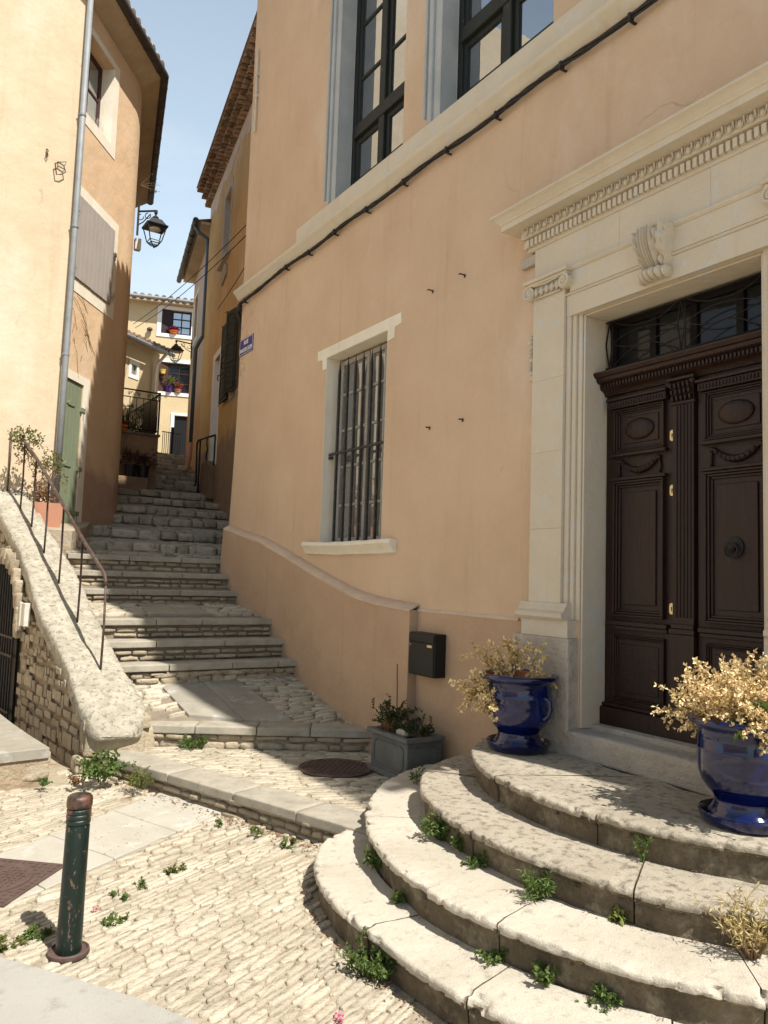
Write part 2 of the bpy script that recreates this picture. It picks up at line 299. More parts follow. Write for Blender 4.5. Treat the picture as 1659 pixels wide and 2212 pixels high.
M['Ywall'] = footmix('ochre_house_plaster', ((.58, .37, .14), (.45, .27, .095), (.60, .46, .29)), ((.27, .185, .12), (.34, .235, .15)), 4.3, .6, .15)
M['Pwall'] = footmix('pink_house_plaster', ((.55, .43, .34), (.50, .385, .29), (.53, .36, .21)), ((.40, .21, .10), (.47, .27, .13)), 5.6, .5, .8)
# ------------------------------------------------------------------ frames
def frF(s, d, z): return Vector((3.9 - d, s, z))
def frame(a, b, side=1):
    ux, uy = b[0]-a[0], b[1]-a[1]; L = math.hypot(ux, uy); ux /= L; uy /= L; nx, ny = uy*side, -ux*side
    return lambda s, d, z: Vector((a[0]+ux*s+nx*d, a[1]+uy*s+ny*d, z))
L2A, L2B = (1.82, 11.1), (3.04, 12.68)
frL2 = frame(L2A, L2B)
frL1 = frame(L2A, (-3., 10.2), -1)   # s runs left, outward normal towards the street
frY = frame((4.73, 11.0), (5.9, 17.3), -1)
frP = frame((5.95, 17.2), (6.76, 20.86), -1)
cE = (7.6, 26.); frE = frame((cE[0]-4*.95, cE[1]+4*.31), (cE[0]+4*.95, cE[1]-4*.31))
frLT = frame((4.8, 21.), (4.8+.82, 21+.57))
# ------------------------------------------------------------------ stone makers
def paver(mb, cx, cy, L, W, ang, zf, h=.015, n=10):
    ca, sa = math.cos(ang), math.sin(ang); top = []; mid = []; bot = []
    ph = [2*pi*(k+U(-.2, .2))/n for k in range(n)]
    hh = h*U(.5, 1.25); tilt = U(-.04, .04)
    for a in ph:
        c, s = math.cos(a), math.sin(a); k = U(.84, 1.08)
        ex = math.copysign(abs(c)**.55, c)*L/2*k; ey = math.copysign(abs(s)**.6, s)*W/2*k
        for lst, sc, z in ((bot, 1., -.015), (mid, .97, hh*.55), (top, .84, hh)):
            x = ex*(sc if abs(ex) < .02 else 1-(1-sc)*min(1, W/L*1.6)); y = ey*sc
            X, Y = cx + x*ca - y*sa, cy + x*sa + y*ca
            lst.append((X, Y, zf(X, Y) + z + tilt*y))
    c = (cx, cy, zf(cx, cy)+hh*1.1); o = 3*n
    fs = [(k, (k+1) % n, n+(k+1) % n, n+k) for k in range(n)] + [(n+k, n+(k+1) % n, 2*n+(k+1) % n, 2*n+k) for k in range(n)] + [(2*n+k, 2*n+(k+1) % n, o) for k in range(n)]
    mb.add(bot+mid+top+[c], fs)
def pave_rows(mb, inside, bounds, ang, zf, Lr=(.12, .3), Wr=(.045, .085), h=.016, gap=.010, bend=0):
    u0, u1, v0, v1 = bounds; ca, sa = math.cos(ang), math.sin(ang); v = v0
    while v < v1:
        w = U(*Wr); u = u0 + U(-.2, 0)
        while u < u1:
            l = U(*Lr); uc, vc = u+l/2, v+w/2 + .012*math.sin(u*5+v*9) + bend*(u-u0)**2
            x, y = uc*ca - vc*sa, uc*sa + vc*ca
            if inside(x, y, l/2): paver(mb, x, y, l-gap, w-gap*U(.4, 1.), ang+U(-.05, .05)+2*bend*(u-u0), zf, h)
            u += l
        v += w
def inpoly(x, y, P):
    r = False; j = len(P)-1
    for i in range(len(P)):
        if (P[i][1] > y) != (P[j][1] > y) and x < (P[j][0]-P[i][0])*(y-P[i][1])/(P[j][1]-P[i][1])+P[i][0]: r = not r
        j = i
    return r
def rock(mb, c, size, rnd=.35, amp=.15, n=4, rot=0, seed=0, nf=2.2):
    """rounded irregular block, size = full extents"""
    idx = {}; vs = []; fs = []; hx, hy, hz = [q/2 for q in size]; ca, sa = math.cos(rot), math.sin(rot); m = min(hx, hy, hz); sd = U(0, 99)
    def vid(i, j, k):
        if (i, j, k) in idx: return idx[i, j, k]
        p = [2*i/n-1, 2*j/n-1, 2*k/n-1]; P = Vector((p[0]*hx, p[1]*hy, p[2]*hz)); rr = m*rnd
        q = Vector([max(-h+rr, min(h-rr, w)) for h, w in zip((hx, hy, hz), P)]); d = P-q
        if d.length > 1e-9: P = q + d.normalized()*rr
        nn = noise.noise_vector(Vector((P.x*nf/.1*.1, P.y*nf, P.z*nf))*4 + Vector((sd, sd*.7, 3)))
        P = P + Vector((nn.x, nn.y, nn.z))*m*amp
        idx[i, j, k] = len(vs); vs.append((c[0]+P.x*ca-P.y*sa, c[1]+P.x*sa+P.y*ca, c[2]+P.z)); return idx[i, j, k]
    for a in range(n):
        for b in range(n):
            for s in (0, n):
                fs.append((vid(s, a, b), vid(s, a+1, b), vid(s, a+1, b+1), vid(s, a, b+1)))
                fs.append((vid(a, s, b), vid(a+1, s, b), vid(a+1, s, b+1), vid(a, s, b+1)))
                fs.append((vid(a, b, s), vid(a+1, b, s), vid(a+1, b+1, s), vid(a, b+1, s)))
    mb.add(vs, fs)
def rubble(mb, fr, s0, s1, z0f, z1f, size=(.09, .2), hgt=(.05, .09), dep=.03, n=3, skip=None, jit=0):
    """stones laid in wavering courses on a wall plane (local s, z); z0f/z1f give bottom/top of the wall at s"""
    old = mb.fr; mb.fr = fr; z = min(z0f(s0), z0f(s1))
    zt = max(z1f(s0), z1f(s1))
    while z < zt:
        h = U(*hgt); s = s0+U(-.05, 0)
        while s < s1:
            l = U(*size); c = s+l/2; hh = h*U(.75, 1.05)
            if c-l/2 > s0-.03 and c+l/2 < s1+.03 and z > z0f(c)-.03 and z+h < z1f(c)+.02 and not (skip and skip(c, z+h/2)):
                rock(mb, (c, 0, z+h/2+U(-jit, jit)), ((l-.014)*U(1-jit*8, 1), dep*2*U(.4, 1.3), (hh-.012)*U(1-jit*6, 1)), .8, .45+jit*8, n)
            s += l
        z += h
    mb.fr = old
# ------------------------------------------------------------------ world and light
SX, SY = .13, -.70
sv = Vector((SX, SY, 1)).normalized(); el = math.asin(sv.z)
w = bpy.data.worlds.new('World'); scene.world = w; w.use_nodes = True; nt = w.node_tree; bg = nt.nodes['Background']
sky = nd(nt, 'ShaderNodeTexSky', sky_type='NISHITA'); sky.sun_disc = False; sky.sun_elevation = el; sky.sun_rotation = math.atan2(SX, SY)
sky.air_density = 1.; sky.dust_density = .15; sky.ozone_density = 1.5
tc = nd(nt, 'ShaderNodeTexCoord'); cn = ramp(nt, noise_n(nt, tc.outputs['Generated'], 2.2, 7, .6, (1, 1, 2.5)), .5, .85, (0, 0, 0, 1), (.6, .6, .6, 1))
sx_ = nd(nt, 'ShaderNodeSeparateXYZ'); nt.links.new(tc.outputs['Generated'], sx_.inputs[0])
hz = nd(nt, 'ShaderNodeMapRange'); nt.links.new(sx_.outputs[2], hz.inputs[0]); hz.inputs[1].default_value = .22; hz.inputs[2].default_value = 1.08; hz.inputs[3].default_value = .95; hz.inputs[4].default_value = .0
c1 = mix(nt, hz.outputs[0], sky.outputs[0], (15.5, 19.4, 23.4))
nt.links.new(mix(nt, mix(nt, 1., cn, hz.outputs[0], 'MULTIPLY'), c1, (21., 22.6, 24.2)), bg.inputs[0]); bg.inputs[1].default_value = .035
ld = bpy.data.lights.new('sun', 'SUN'); ld.energy = 5.0; ld.angle = math.radians(.53); ld.color = (1, .96, .90)
lo = bpy.data.objects.new('sun', ld); COL.objects.link(lo); lo.rotation_euler = sv.to_track_quat('Z', 'Y').to_euler()
scene.view_settings.view_transform = 'Standard'; scene.view_settings.look = 'None'; scene.view_settings.exposure = .60; scene.view_settings.gamma = 1
cd = bpy.data.cameras.new('camera'); cam = bpy.data.objects.new('camera', cd); COL.objects.link(cam); scene.camera = cam
cd.sensor_fit = 'VERTICAL'; cd.sensor_height = 36; cd.sensor_width = 27; cd.lens = 36*FPX/2212; cd.clip_end = 2000; cd.clip_start = .05
mw = Matrix((RT, UP, -FW)).transposed().to_4x4(); mw.translation = CAM; cam.matrix_world = mw
#PART2
# ================================================================== GROUND AND STREET
def zs(x, y):                                     # street level
    return 0.
mb = MB(); mb.quad((-300, -300, -.08), (300, -300, -.08), (300, 300, -.08), (-300, 300, -.08))
mb.build('ground', M['ground'], kind='structure')
mb = MB(); nx, ny = 44, 60
vs = [(-3.2+8.2*i/nx, -2+10*j/ny, zs(-3.2+8.2*i/nx, -2+10*j/ny)-.006+.006*noise.noise(Vector((i*.9, j*.9, 1)))) for j in range(ny+1) for i in range(nx+1)]
mb.add(vs, [(j*(nx+1)+i, j*(nx+1)+i+1, (j+1)*(nx+1)+i+1, (j+1)*(nx+1)+i) for j in range(ny) for i in range(nx)])
mb.build('street', M['mortar'], smooth=True, kind='structure')
apron = [(.55, 3.90), (.80, 3.55), (1.02, 3.22), (1.14, 2.98), (1.5, 2.2), (1.6, 1.2), (-3, 1.2), (-3, 4.75)]
stripP = [(.62, 5.16), (1.00, 5.42), (1.94, 6.12), (2.24, 5.46), (1.62, 5.08), (1.12, 4.76), (.3, 4.25), (-.6, 3.9), (-1.4, 4.4)]
SC = (3.9, 2.95)
STEPS = {1: (1.96, 1.60, 2.8), 2: (1.70, 2.0, 1.85), 3: (1.31, 1.56, 2.1), 4: (.96, 1.38, 1.85)}
def sr(k, x, y):
    a, b, n = STEPS[k]; return (abs(3.9-x)/a)**n + (abs(y-SC[1])/b)**n
def kerbline(x): return 6.85 + (x-1.65)*(4.35-6.85)/(2.55-1.65)     # y of kerb nosing
def in_street(x, y, m=0):
    if inpoly(x, y, apron) or inpoly(x, y, stripP): return False
    if sr(1, x, y) < 1.0: return False
    if y > kerbline(x)-.02: return False
    if y > 6.72 and x < 1.4: return False
    return -1.4 < x < 3.2 and 1.6 < y < 7.2
mb = MB(); A = math.radians(25)
def rough_zone(x, y): return y > kerbline(x)-.75-.15*noise.noise(Vector((x*3, y*3, 0))) and x > 1.7 or (inpoly(x, y, [(2.4, 5.7), (1.62, 5.2), (1.12, 4.86), (.3, 4.35), (.3, 4.05), (1.2, 4.55), (1.7, 4.7), (2.55, 4.9)]))
pave_rows(mb, lambda x, y, m=0: in_street(x, y, m) and rough_zone(x, y), (-2, 8, -1.2, 7), A, zs, (.11, .26), (.045, .085), .012, gap=.014, bend=.0015)
pave_rows(mb, lambda x, y, m=0: in_street(x, y, m) and not rough_zone(x, y), (-2, 8, -1.2, 7), A, zs, (.09, .26), (.028, .054), .006, gap=.006, bend=.0015)
mb.build('cobblestones', M['cobble'], smooth=True, kind='structure')
def slabs(mb, quads, th, zf, gap=.007, n=6):
    for q in quads:
        c = [sum(p[i] for p in q)/len(q) for i in (0, 1)]
        P = [(c[0]+(p[0]-c[0])*(1-gap*2), c[1]+(p[1]-c[1])*(1-gap*2)) for p in q]
        mb.prism(P, lambda p: (p[0], p[1], zf(*p)-.05), lambda p: (p[0], p[1], zf(*p)+th))
def lerp2(a, b, t): return (a[0]+(b[0]-a[0])*t, a[1]+(b[1]-a[1])*t)
mb = MB(); Lf = [(-1.4, 4.3), (-.6, 4.75), (.0, 4.98), (.62, 5.2), (1.02, 5.46), (1.5, 5.80), (1.94, 6.12)]; Rt = [(-1.0, 3.72), (-.2, 4.02), (.3, 4.25), (.85, 4.58), (1.28, 4.86), (1.76, 5.16), (2.24, 5.46)]
qs = []
for i in range(6):
    t = [.52, .46, .5, .55, .45, .5][i]; a, b, c, d = Lf[i], Lf[i+1], Rt[i+1], Rt[i]
    qs += [[a, b, lerp2(b, c, t), lerp2(a, d, t)], [lerp2(a, d, t), lerp2(b, c, t), c, d]]
slabs(mb, qs, .012, zs); mb.build('slab_path', M['paleslab'], bevel=.004, kind='structure')
mb = MB(); mb.prism(apron[:5]+[(1.6, 1.2), (-.2, 1.2), (-.4, 4.25)], lambda p: (p[0], p[1], -.05), lambda p: (p[0], p[1], .014))
mb.prism([(-.41, 4.25), (-.21, 1.2), (-3, 1.2), (-3, 4.75)], lambda p: (p[0], p[1], -.05), lambda p: (p[0], p[1], .013))
mb.build('pavement', M['concrete'], bevel=.006, kind='structure')
# square manhole cover set in the slab path
t = thing('manhole_cover', 'square rusty cast iron cover with round lid, left of the green bollard', 'manhole cover', (.58, 4.80, .02))
ca, sa = math.cos(.85), math.sin(.85)
def frM(s, d, z): return Vector((.60+s*ca-d*sa, 4.84+s*sa+d*ca, z+zs(.6, 4.8)))
mb = MB(frM); mb.box((-.29, -.29, 0), (.29, .29, .020))
for i in range(-6, 7):
    for j in range(-6, 7):
        x, y = i*.043, j*.043
        if math.hypot(x, y) > .235 and abs(x) < .275 and abs(y) < .275:
            o = .013 if (i+j) % 2 else .005; p = .005 if (i+j) % 2 else .013; mb.box((x-o, y-p, .02), (x+o, y+p, .0235))
mb.build('frame', M['castiron'], t)
mb = MB(frM); mb.lathe([(.0, .021), (.225, .021), (.225, .025), (.215, .027), (.205, .0235), (0, .0235)], (0, 0, 0), 40)
for i in range(-6, 7):
    for j in range(-6, 7):
        x, y = i*.033, j*.033
        if math.hypot(x, y) < .19 and not (abs(y) < .02 and x > 0):
            k = (i*2+j) % 3*.7; c_, s_ = math.cos(k), math.sin(k)
            mb.add([(x+u*c_-v*s_, y+u*s_+v*c_, z) for z in (.0235, .0275) for u, v in ((-.013, -.004), (.013, -.004), (.013, .004), (-.013, .004))], [(4, 5, 6, 7), (0, 1, 5, 4), (1, 2, 6, 5), (2, 3, 7, 6), (3, 0, 4, 7)])
mb.build('lid', M['castiron'], t)
# bollard
bx, by = .82, 3.80
t = thing('bollard', 'dark green cast iron bollard with rust red ringed top, standing alone on the cobbles', 'bollard', (bx, by, 0))
tl = lambda s, d, z: Vector((bx+s+.012*z, by+d, z))
mb = MB(tl); mb.lathe([(.0, .0), (.056, .0), (.056, .02), (.053, .30), (.052, .565), (.050, .572)], (0, 0, 0), 36); mb.build('post', M['bollard'], t, smooth=True, angle=40)
mb = MB(tl); pr = [(.0, .570), (.046, .572), (.046, .576)]
for z in (.590, .613, .636): pr += [(.053, z-.012), (.0545, z-.006), (.0545, z+.003), (.051, z+.008), (.046, z+.010)]
mb.lathe(pr+[(.046, .648)], (0, 0, 0), 36); mb.build('ring', M['rustpaint'], t, smooth=True, angle=50)
mb = MB(tl); mb.lathe([(.046, .646), (.055, .650), (.057, .657), (.057, .683), (.054, .696), (.045, .704), (.022, .708), (0, .709)], (0, 0, 0), 36); mb.build('cap', M['rustpaint'], t, smooth=True, angle=50)
mb = MB(lambda s, d, z: Vector((bx+s, by+d, z))); mb.lathe([(.05, .0), (.088, .0), (.092, .006), (.090, .022), (.082, .026), (.078, .018), (.05, .014)], (0, 0, 0), 32); mb.build('base_collar', M['castiron'], t, smooth=True, angle=50)
# ================================================================== CURVED DOORSTEP
t = thing('curved_doorstep', 'four worn pale limestone steps curving out in half circles below the carved door', 'steps', (3.6, 2.95, 0))
def spt(k, th, off):
    a, b, n = STEPS[k]; c, s = math.cos(th), math.sin(th)
    r = (abs(c/a)**n + abs(s/b)**n)**(-1/n)
    r2 = r + off
    return SC[0]-c*r2, SC[1]+s*r2
JO = {1: [-70, -38, -16, 4, 40, 64, 92], 2: [-92, -48, -14, 38, 92], 3: [-92, -32, 9, 58, 92], 4: [-92, -18, 30, 92]}
def step_block(k, t0, t1, zb, zt, inner, seed):
    mb = MB(); a, b, n = STEPS[k]; rr = (a+b)/2
    N = max(4, int((t1-t0)*rr/.014)); dz = U(-.004, .004); do = U(-.006, .008); hgt = zt-zb
    prof = [('in', 0)] + [('t', q) for q in (0, .2, .4, .6, .75, .88, .95)] + [('o', q) for q in ((-.026, 0), (-.012, -.001), (-.004, -.005), (0, -.012), (.001, -.024), (-.001, -.038), (-.006, -.047), (-.015, -.051), (-.024, -.053), (-.027, -.060), (-.029, -.075), (-.032, -.10), (-.034, -.13), (-.036, -hgt-.02))]
    vs = []; m = len(prof); g = .004/rr
    for i in range(N+1):
        th = t0+g+(t1-t0-2*g)*i/N; edge = min(i, N-i)*.014
        for kind, q in prof:
            if kind == 'in': off, z = -inner, zb-.03
            elif kind == 't': off, z = -inner + (inner-.05)*q, zt
            else: off, z = q[0], zt+q[1]
            if edge < .02 and kind == 'o' and q[1] > -.06: off -= .010; z -= .006
            x, y = spt(k, th, off+do)
            v = Vector((x, y, z)); nn = noise.noise(v*2.2+Vector((seed, 0, 0)))*.005 + noise.noise(v*11)*.0025
            ch = 0
            if kind == 'o' and q[1] > -.07:
                c_ = noise.noise(v*7+Vector((0, seed, 5))); c2 = noise.noise(v*24); ch = -max(0, c_-.30)*.10 - max(0, c2-.20)*.05 - max(0, noise.noise(v*50)-.1)*.012
            off2 = ch + ((noise.noise(v*16)*.005+noise.noise(v*4)*.008) if kind == 'o' else 0)
            x, y = spt(k, th, off+do+off2)
            zz = z + dz + (nn if kind != 'in' else 0) + (noise.noise(v*22)*.002)
            if kind == 'o' and q[1] > -.03: zz += min(0, ch*.55)
            if kind == 't' or (kind == 'o' and q[1] > -.01): zz -= .006*max(0, noise.noise(v*5))
            vs.append((x, y, zz))
    fs = [(i*m+j, i*m+j+1, (i+1)*m+j+1, (i+1)*m+j) for i in range(N) for j in range(m-1)] + [tuple(range(m))[::-1], tuple(N*m+j for j in range(m))]
    mb.add(vs, fs); return mb
# tread top material on top, riser colour darkened for shade on the vertical face
def two_tone(o, m2, zlim):
    o.data.materials.append(m2)
    for p in o.data.polygons:
        if p.center.z + 0 < zlim: p.material_index = 1
for k in (1, 2, 3, 4):
    inner = {1: .33, 2: .48, 3: .42, 4: .9}[k]; J = JO[k]
    for i in range(len(J)-1):
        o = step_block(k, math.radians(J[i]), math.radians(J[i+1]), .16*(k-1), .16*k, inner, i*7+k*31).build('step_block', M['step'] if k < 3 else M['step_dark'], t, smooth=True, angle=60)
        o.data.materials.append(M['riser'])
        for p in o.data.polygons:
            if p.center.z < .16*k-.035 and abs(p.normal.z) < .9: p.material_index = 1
mb = MB()
for k in (1, 2, 3, 4):
    P = [spt(k, math.radians(-90+180*i/40), -.075) for i in range(41)]
    mb.prism(P, lambda p, k=k: (p[0], p[1], .16*k-.20 if k > 1 else -.05), lambda p, k=k: (p[0], p[1], .16*k-.022))
mb.build('core', M['mortar_dark'], t)
mb = MB(); rock(mb, (3.975, 2.97, .71), (.35, 1.62, .17), .22, .05, 14, 0); rock(mb, (4.10, 2.97, .775), (.22, 1.32, .10), .1, .05, 10, 0); mb.build('threshold', M['lime_rough'], t, smooth=True, angle=50)
# ================================================================== KERB TERRACE (lower landing, z .17)
t = thing('street_staircase', 'long stone staircase climbing the alley between the houses, slab nosings below and cobbled treads above', 'staircase', (2.9, 7., 0))
def kp(x): return (x, kerbline(x))
ter = [(1.50, 7.2), (1.72, 6.88), (2.66, 4.27), (2.75, 4.1), (3.95, 4.0), (3.95, 7.3)]
mb = MB(); mb.prism(ter, lambda p: (p[0], p[1]-0, -.05), lambda p: (p[0], p[1], .160)); mb.build('landing', M['mortar'], t)
# kerb nosing stones
mb = MB(); K0, K1 = Vector((1.63, 6.90, 0)), Vector((2.62, 4.15, 0)); D = (K1-K0); LK = D.length; D.normalize(); Nn = Vector((-D.y, D.x, 0))*-1
if Nn.x > 0: Nn = -Nn
s = 0
for l in (.95, .75, .62, .62):
    c = K0 + D*(s+l/2) - Nn*.14; rock(mb, (c.x, c.y, .140), (l-.006, .30, .075), .35, .07, 16, math.atan2(D.y, D.x)); s += l
mb.build('kerb', M['nosing'], t, smooth=True, angle=50)
frK = lambda s, d, z: K0 + D*s + Nn*(d-.035) + Vector((0, 0, z))
mb = MB(frK); mb.quad((0, 0, -.02), (LK, 0, -.02), (LK, 0, .12), (0, 0, .12)); rubble(mb, frK, 0, LK, lambda s: -.02, lambda s: .115, (.07, .24), (.04, .075), .04, 5)
mb.build('kerb_riser', M['rubble'], t, smooth=True, angle=50)
def in_land(x, y, m=0):
    if not inpoly(x, y, ter): return False
    d = (Vector((x, y, 0))-K0).dot(-Nn)
    yN = 7.10+(x-1.98)*(5.95-7.10)/1.82
    return d > .30 and y < yN and sr(1, x, y) > .95 and math.hypot(x-3.22, y-5.62) > .33 and not (3.42 < x and 4.9 < y < 5.6)
mb = MB(); pave_rows(mb, in_land, (-5, 9, -3, 12), math.radians(-22), lambda x, y: .162, (.1, .30), (.034, .07), .010, gap=.006)
mb.build('landing_cobbles', M['cobble'], t, smooth=True)
# round manhole
tm = thing('manhole_cover', 'round rusty manhole cover on the landing beside the grey planter', 'manhole cover', (3.22, 5.62, .165))
mb = MB(); mb.lathe([(0, 0), (.30, 0), (.305, .012), (.295, .016), (.29, .010), (0, .010)], (3.22, 5.62, .166), 48); mb.build('frame', M['castiron'], tm)
mb = MB()
for i in range(-9, 10):
    for j in range(-9, 10):
        x, y = i*.03, j*.03
        if math.hypot(x, y) < .275:
            a, b = (.012, .004) if (i+j) % 2 else (.004, .012); mb.box((3.22+x-a, 5.62+y-b, .176), (3.22+x+a, 5.62+y+b, .1805))
mb.build('lid', M['castiron'], tm)
# ------------------------------------------------------------------ stairs proper
# big skewed step
def yA(x): return 7.06+(x-1.98)*(5.99-7.06)/1.82
mb = MB(); n = 6
Pn = [(1.75, yA(1.75)), (3.9, yA(3.9))]

def zfA(X, Y):
    f_ = (Y-yA(X))/(7.62-yA(X)); return .343+.29*max(0, min(1, (f_-.22)/.78))
nx_, ny_ = 10, 10
for j in range(ny_+1):
    for i in range(nx_+1): X = 1.75+2.2*i/nx_; Y = yA(X)+.06+(7.7-yA(X)-.06)*j/ny_; mb.v.append((X, Y, zfA(X, Y)-.012))
mb.f += [(j*(nx_+1)+i, j*(nx_+1)+i+1, (j+1)*(nx_+1)+i+1, (j+1)*(nx_+1)+i) for j in range(ny_) for i in range(nx_)]
mb.build('step', M['mortar_dark'], t)
dirA = Vector((1.82, -1.07, 0)).normalized(); nA = Vector((-dirA.y, dirA.x, 0));
if nA.y < 0: nA = -nA
mb = MB(); s = -.1; P0 = Vector((1.98, 7.06, 0))
for l in (.62, .55, .48, .58):
    c = P0 + dirA*(s+l/2)+nA*.15; rock(mb, (c.x, c.y, .325), (l-.006, .31, .075), .3, .06, 14, math.atan2(dirA.y, dirA.x)); s += l
mb.build('nosing', M['nosing'], t, smooth=True, angle=50)
frA = lambda s, d, z: P0 + dirA*s - nA*(d-.045) + Vector((0, 0, z))
mb = MB(frA); mb.quad((-.25, 0, .1), (2.3, 0, .1), (2.3, 0, .3), (-.25, 0, .3)); rubble(mb, frA, -.2, 2.3, lambda s: .15, lambda s: .29, (.1, .3), (.055, .085), .04, 5); mb.build('riser', M['rubble'], t, smooth=True, angle=50)
ST = [(7.58, .82), (7.91, 1.02), (8.25, 1.22), (9.34, 1.50), (9.64, 1.71), (10.0, 1.91), (10.8, 2.10), (11.65, 2.32), (12.7, 2.60), (13.4, 2.82), (14.2, 3.05), (15.0, 3.27), (15.9, 3.53), (16.4, 3.68), (17.0, 3.85), (17.6, 4.02), (18.3, 4.21), (19.0, 4.39), (19.9, 4.62), (20.7, 4.83), (21.6, 5.05), (26.5, 5.35)]
def xl(i):
    y = ST[i][0]
    return 1.62 if i < 3 else 1.5 if i < 8 else 2.6 if i < 9 else 2.9 if i < 12 else 3.6
slabL = {3: (2.35, 3.05), 2: (2.45, 3.2)}
def pathx(y):       # centre line and half width of the smooth slab path
    if y < 9.5: return None
    c = 2.98 + (y-10.4)*.125; return c, .36 if y < 14 else .33
for i in range(len(ST)-1):
    y, z = ST[i]; y2, z2 = ST[i+1]; nosed = i < 6
    rise = .2 if i in (0, 1, 2, 3, 4, 5) else .15
    if i == 0: foot = .62
    zend = z2-(.2 if i+1 in (1, 2) else .16 if i+1 < 6 else .14)
    if i == 5: zend = 1.98
    if i in (0, 1): zend = z+.01
    x0, x1 = xl(i), 3.86 if i < 5 else 7.2
    zf = lambda X, Y, y=y, z=z, y2=y2, zend=zend: z-.012+(zend-z)*max(0, min(1, (Y-y)/(y2-y)))
    mb = MB(); mb.prism([(y+.05, z-.5), (y+.05, z-.02), (y2+.08, zend-.012), (y2+.08, z-.5)], lambda p: (x0, p[0], p[1]), lambda p: (x1, p[0], p[1])); mb.build('step', M['mortar_dark'], t)
    if nosed:
        mb = MB(); s = 1.85
        while s < 3.84:
            l = min(U(.5, .75), 3.84-s);
            if 3.84-s-l < .2: l = 3.84-s
            rock(mb, (s+l/2, y+.14, z-.034), (l-.005, .30, .068), .3, .06, 14); s += l
        mb.build('nosing', M['nosing'], t, smooth=True, angle=50)
        frS = lambda s, d, q, y=y: Vector((s, y+.045-d, q))
        mb = MB(); rubble(mb, frS, 1.85, 3.84, lambda s, z=z: z-.2, lambda s, z=z: z-.07, (.09, .26), (.05, .08), .035, 5); mb.build('riser', M['rubble'], t, smooth=True, angle=50)
    else:
        mb = MB(); s = x0
        while s < x1:
            l = U(.16, .45) if i < 14 else U(.25, .5); hh = U(.12, .15)
            yy = y + .04*math.sin(s*3+i)
            rock(mb, (s+l/2, yy+.075, z-hh/2+U(-.008, .010)), (l-.012, .17, hh), .5, .28, 6 if i < 12 else 4); s += l
        mb.build('nosing', M['cobble_dark'], t, smooth=True, angle=60)
    # cobbled tread between the nosings
    if y2-y > .38 and i != 20:
        d0 = .29 if nosed else .17
        def ins(X, Y, m=0, y=y, y2=y2, x0=x0, d0=d0, i=i, x1=x1):
            if not (y+d0 < Y < y2+.03 and x0 < X < min(x1, 5.9)): return False
            if i == 2 and 2.42 < X-(Y-8.25)*.1 < 3.15: return False
            p = pathx(Y)
            return not (p and abs(X-p[0]) < p[1]+m*.6)
        p = pathx((y+y2)/2); xc = p[0] if p else 2.85
        for sd_ in ((-1, 1) if (p or i == 2) else (0,)):
            mb = MB(); pave_rows(mb, lambda X, Y, m=0: (X-xc)*sd_ >= 0 and ins(X, Y, m), (x0-.2, min(x1, 6)+.2, y, y2), 0., zf, (.09, .28), (.032, .062), .016, gap=.011)
            if mb.v: mb.build('tread_cobbles', M['cobble_dark'] if i > 2 else M['cobble'], t, smooth=True)
        qs = []
        if i == 2: qs = [[(2.46, 8.54), (2.80, 8.54), (2.88, 9.36), (2.54, 9.36)], [(2.80, 8.54), (3.16, 8.54), (3.24, 9.36), (2.88, 9.36)]]
        elif p and i != 5:
            a, b = pathx(y+.02), pathx(y2+.02); ys = y+d0-.02; ye = y2+.02
            for sg in (-1, 1): qs.append([(a[0], ys), (b[0], ye), (b[0]+sg*b[1], ye), (a[0]+sg*a[1], ys)])
        if i == 5:
            a, b = pathx(y), pathx(y2); ys, ye = y+.29, y2+.03
            for sg in (-1, 1): qs.append([(a[0]-.15, ys), (b[0]-.1, ye), (b[0]-.1+sg*b[1], ye), (a[0]-.15+sg*a[1], ys)])
        if qs: mb = MB(); slabs(mb, qs, .018, zf); mb.build('tread_slab', M['slab'], t, bevel=.004)
# lower terrace between the big step and first riser
SLa = [(2.46, 7.58), (2.30, 7.58)]
sl = [(2.42, 7.62), (3.05, 7.62), (3.24, 6.62), (2.52, 7.05)]
def ins(X, Y, m=0):
    if not (1.98 < X < 3.84 and Y > yA(X)+.30 and Y < 7.66): return False
    return not inpoly(X, Y, [(2.30, 7.7), (3.16, 7.7), (3.34, 6.5), (2.40, 6.95)])
for sd_ in (-1, 1): mb = MB(); pave_rows(mb, lambda X, Y, m=0: (X-2.8)*sd_ >= 0 and ins(X, Y, m), (1.9, 3.9, 6, 7.7), 0., zfA, (.10, .32), (.032, .058), .016, gap=.012); mb.build('tread_cobbles', M['cobble'], t, smooth=True)
mb = MB(); a0, a1, b0, b1 = (2.32, 7.66), (2.46, yA(2.46)+.30), (2.75, 7.66), (2.90, yA(2.9)+.30); c0, c1 = (3.14, 7.66), (3.32, yA(3.32)+.30)
f = lambda p, q, k: lerp2(p, q, k)
slabs(mb, [[a0, b0, f(b0, b1, .58), f(a0, a1, .62)], [f(a0, a1, .62), f(b0, b1, .58), b1, a1], [b0, c0, f(c0, c1, .78), f(b0, b1, .76)], [f(b0, b1, .76), f(c0, c1, .78), c1, b1]], .020, zfA); mb.build('tread_slab', M['slab'], t, bevel=.004)
# riser rubble below first nosing down to the lower terrace
frS = lambda s, d, q: Vector((s, 7.58+.045-d, q))
mb = MB(); rubble(mb, frS, 1.9, 3.84, lambda s: .60, lambda s: .74, (.1, .26), (.05, .08), .035, 5); mb.build('riser', M['rubble'], t, smooth=True, angle=50)
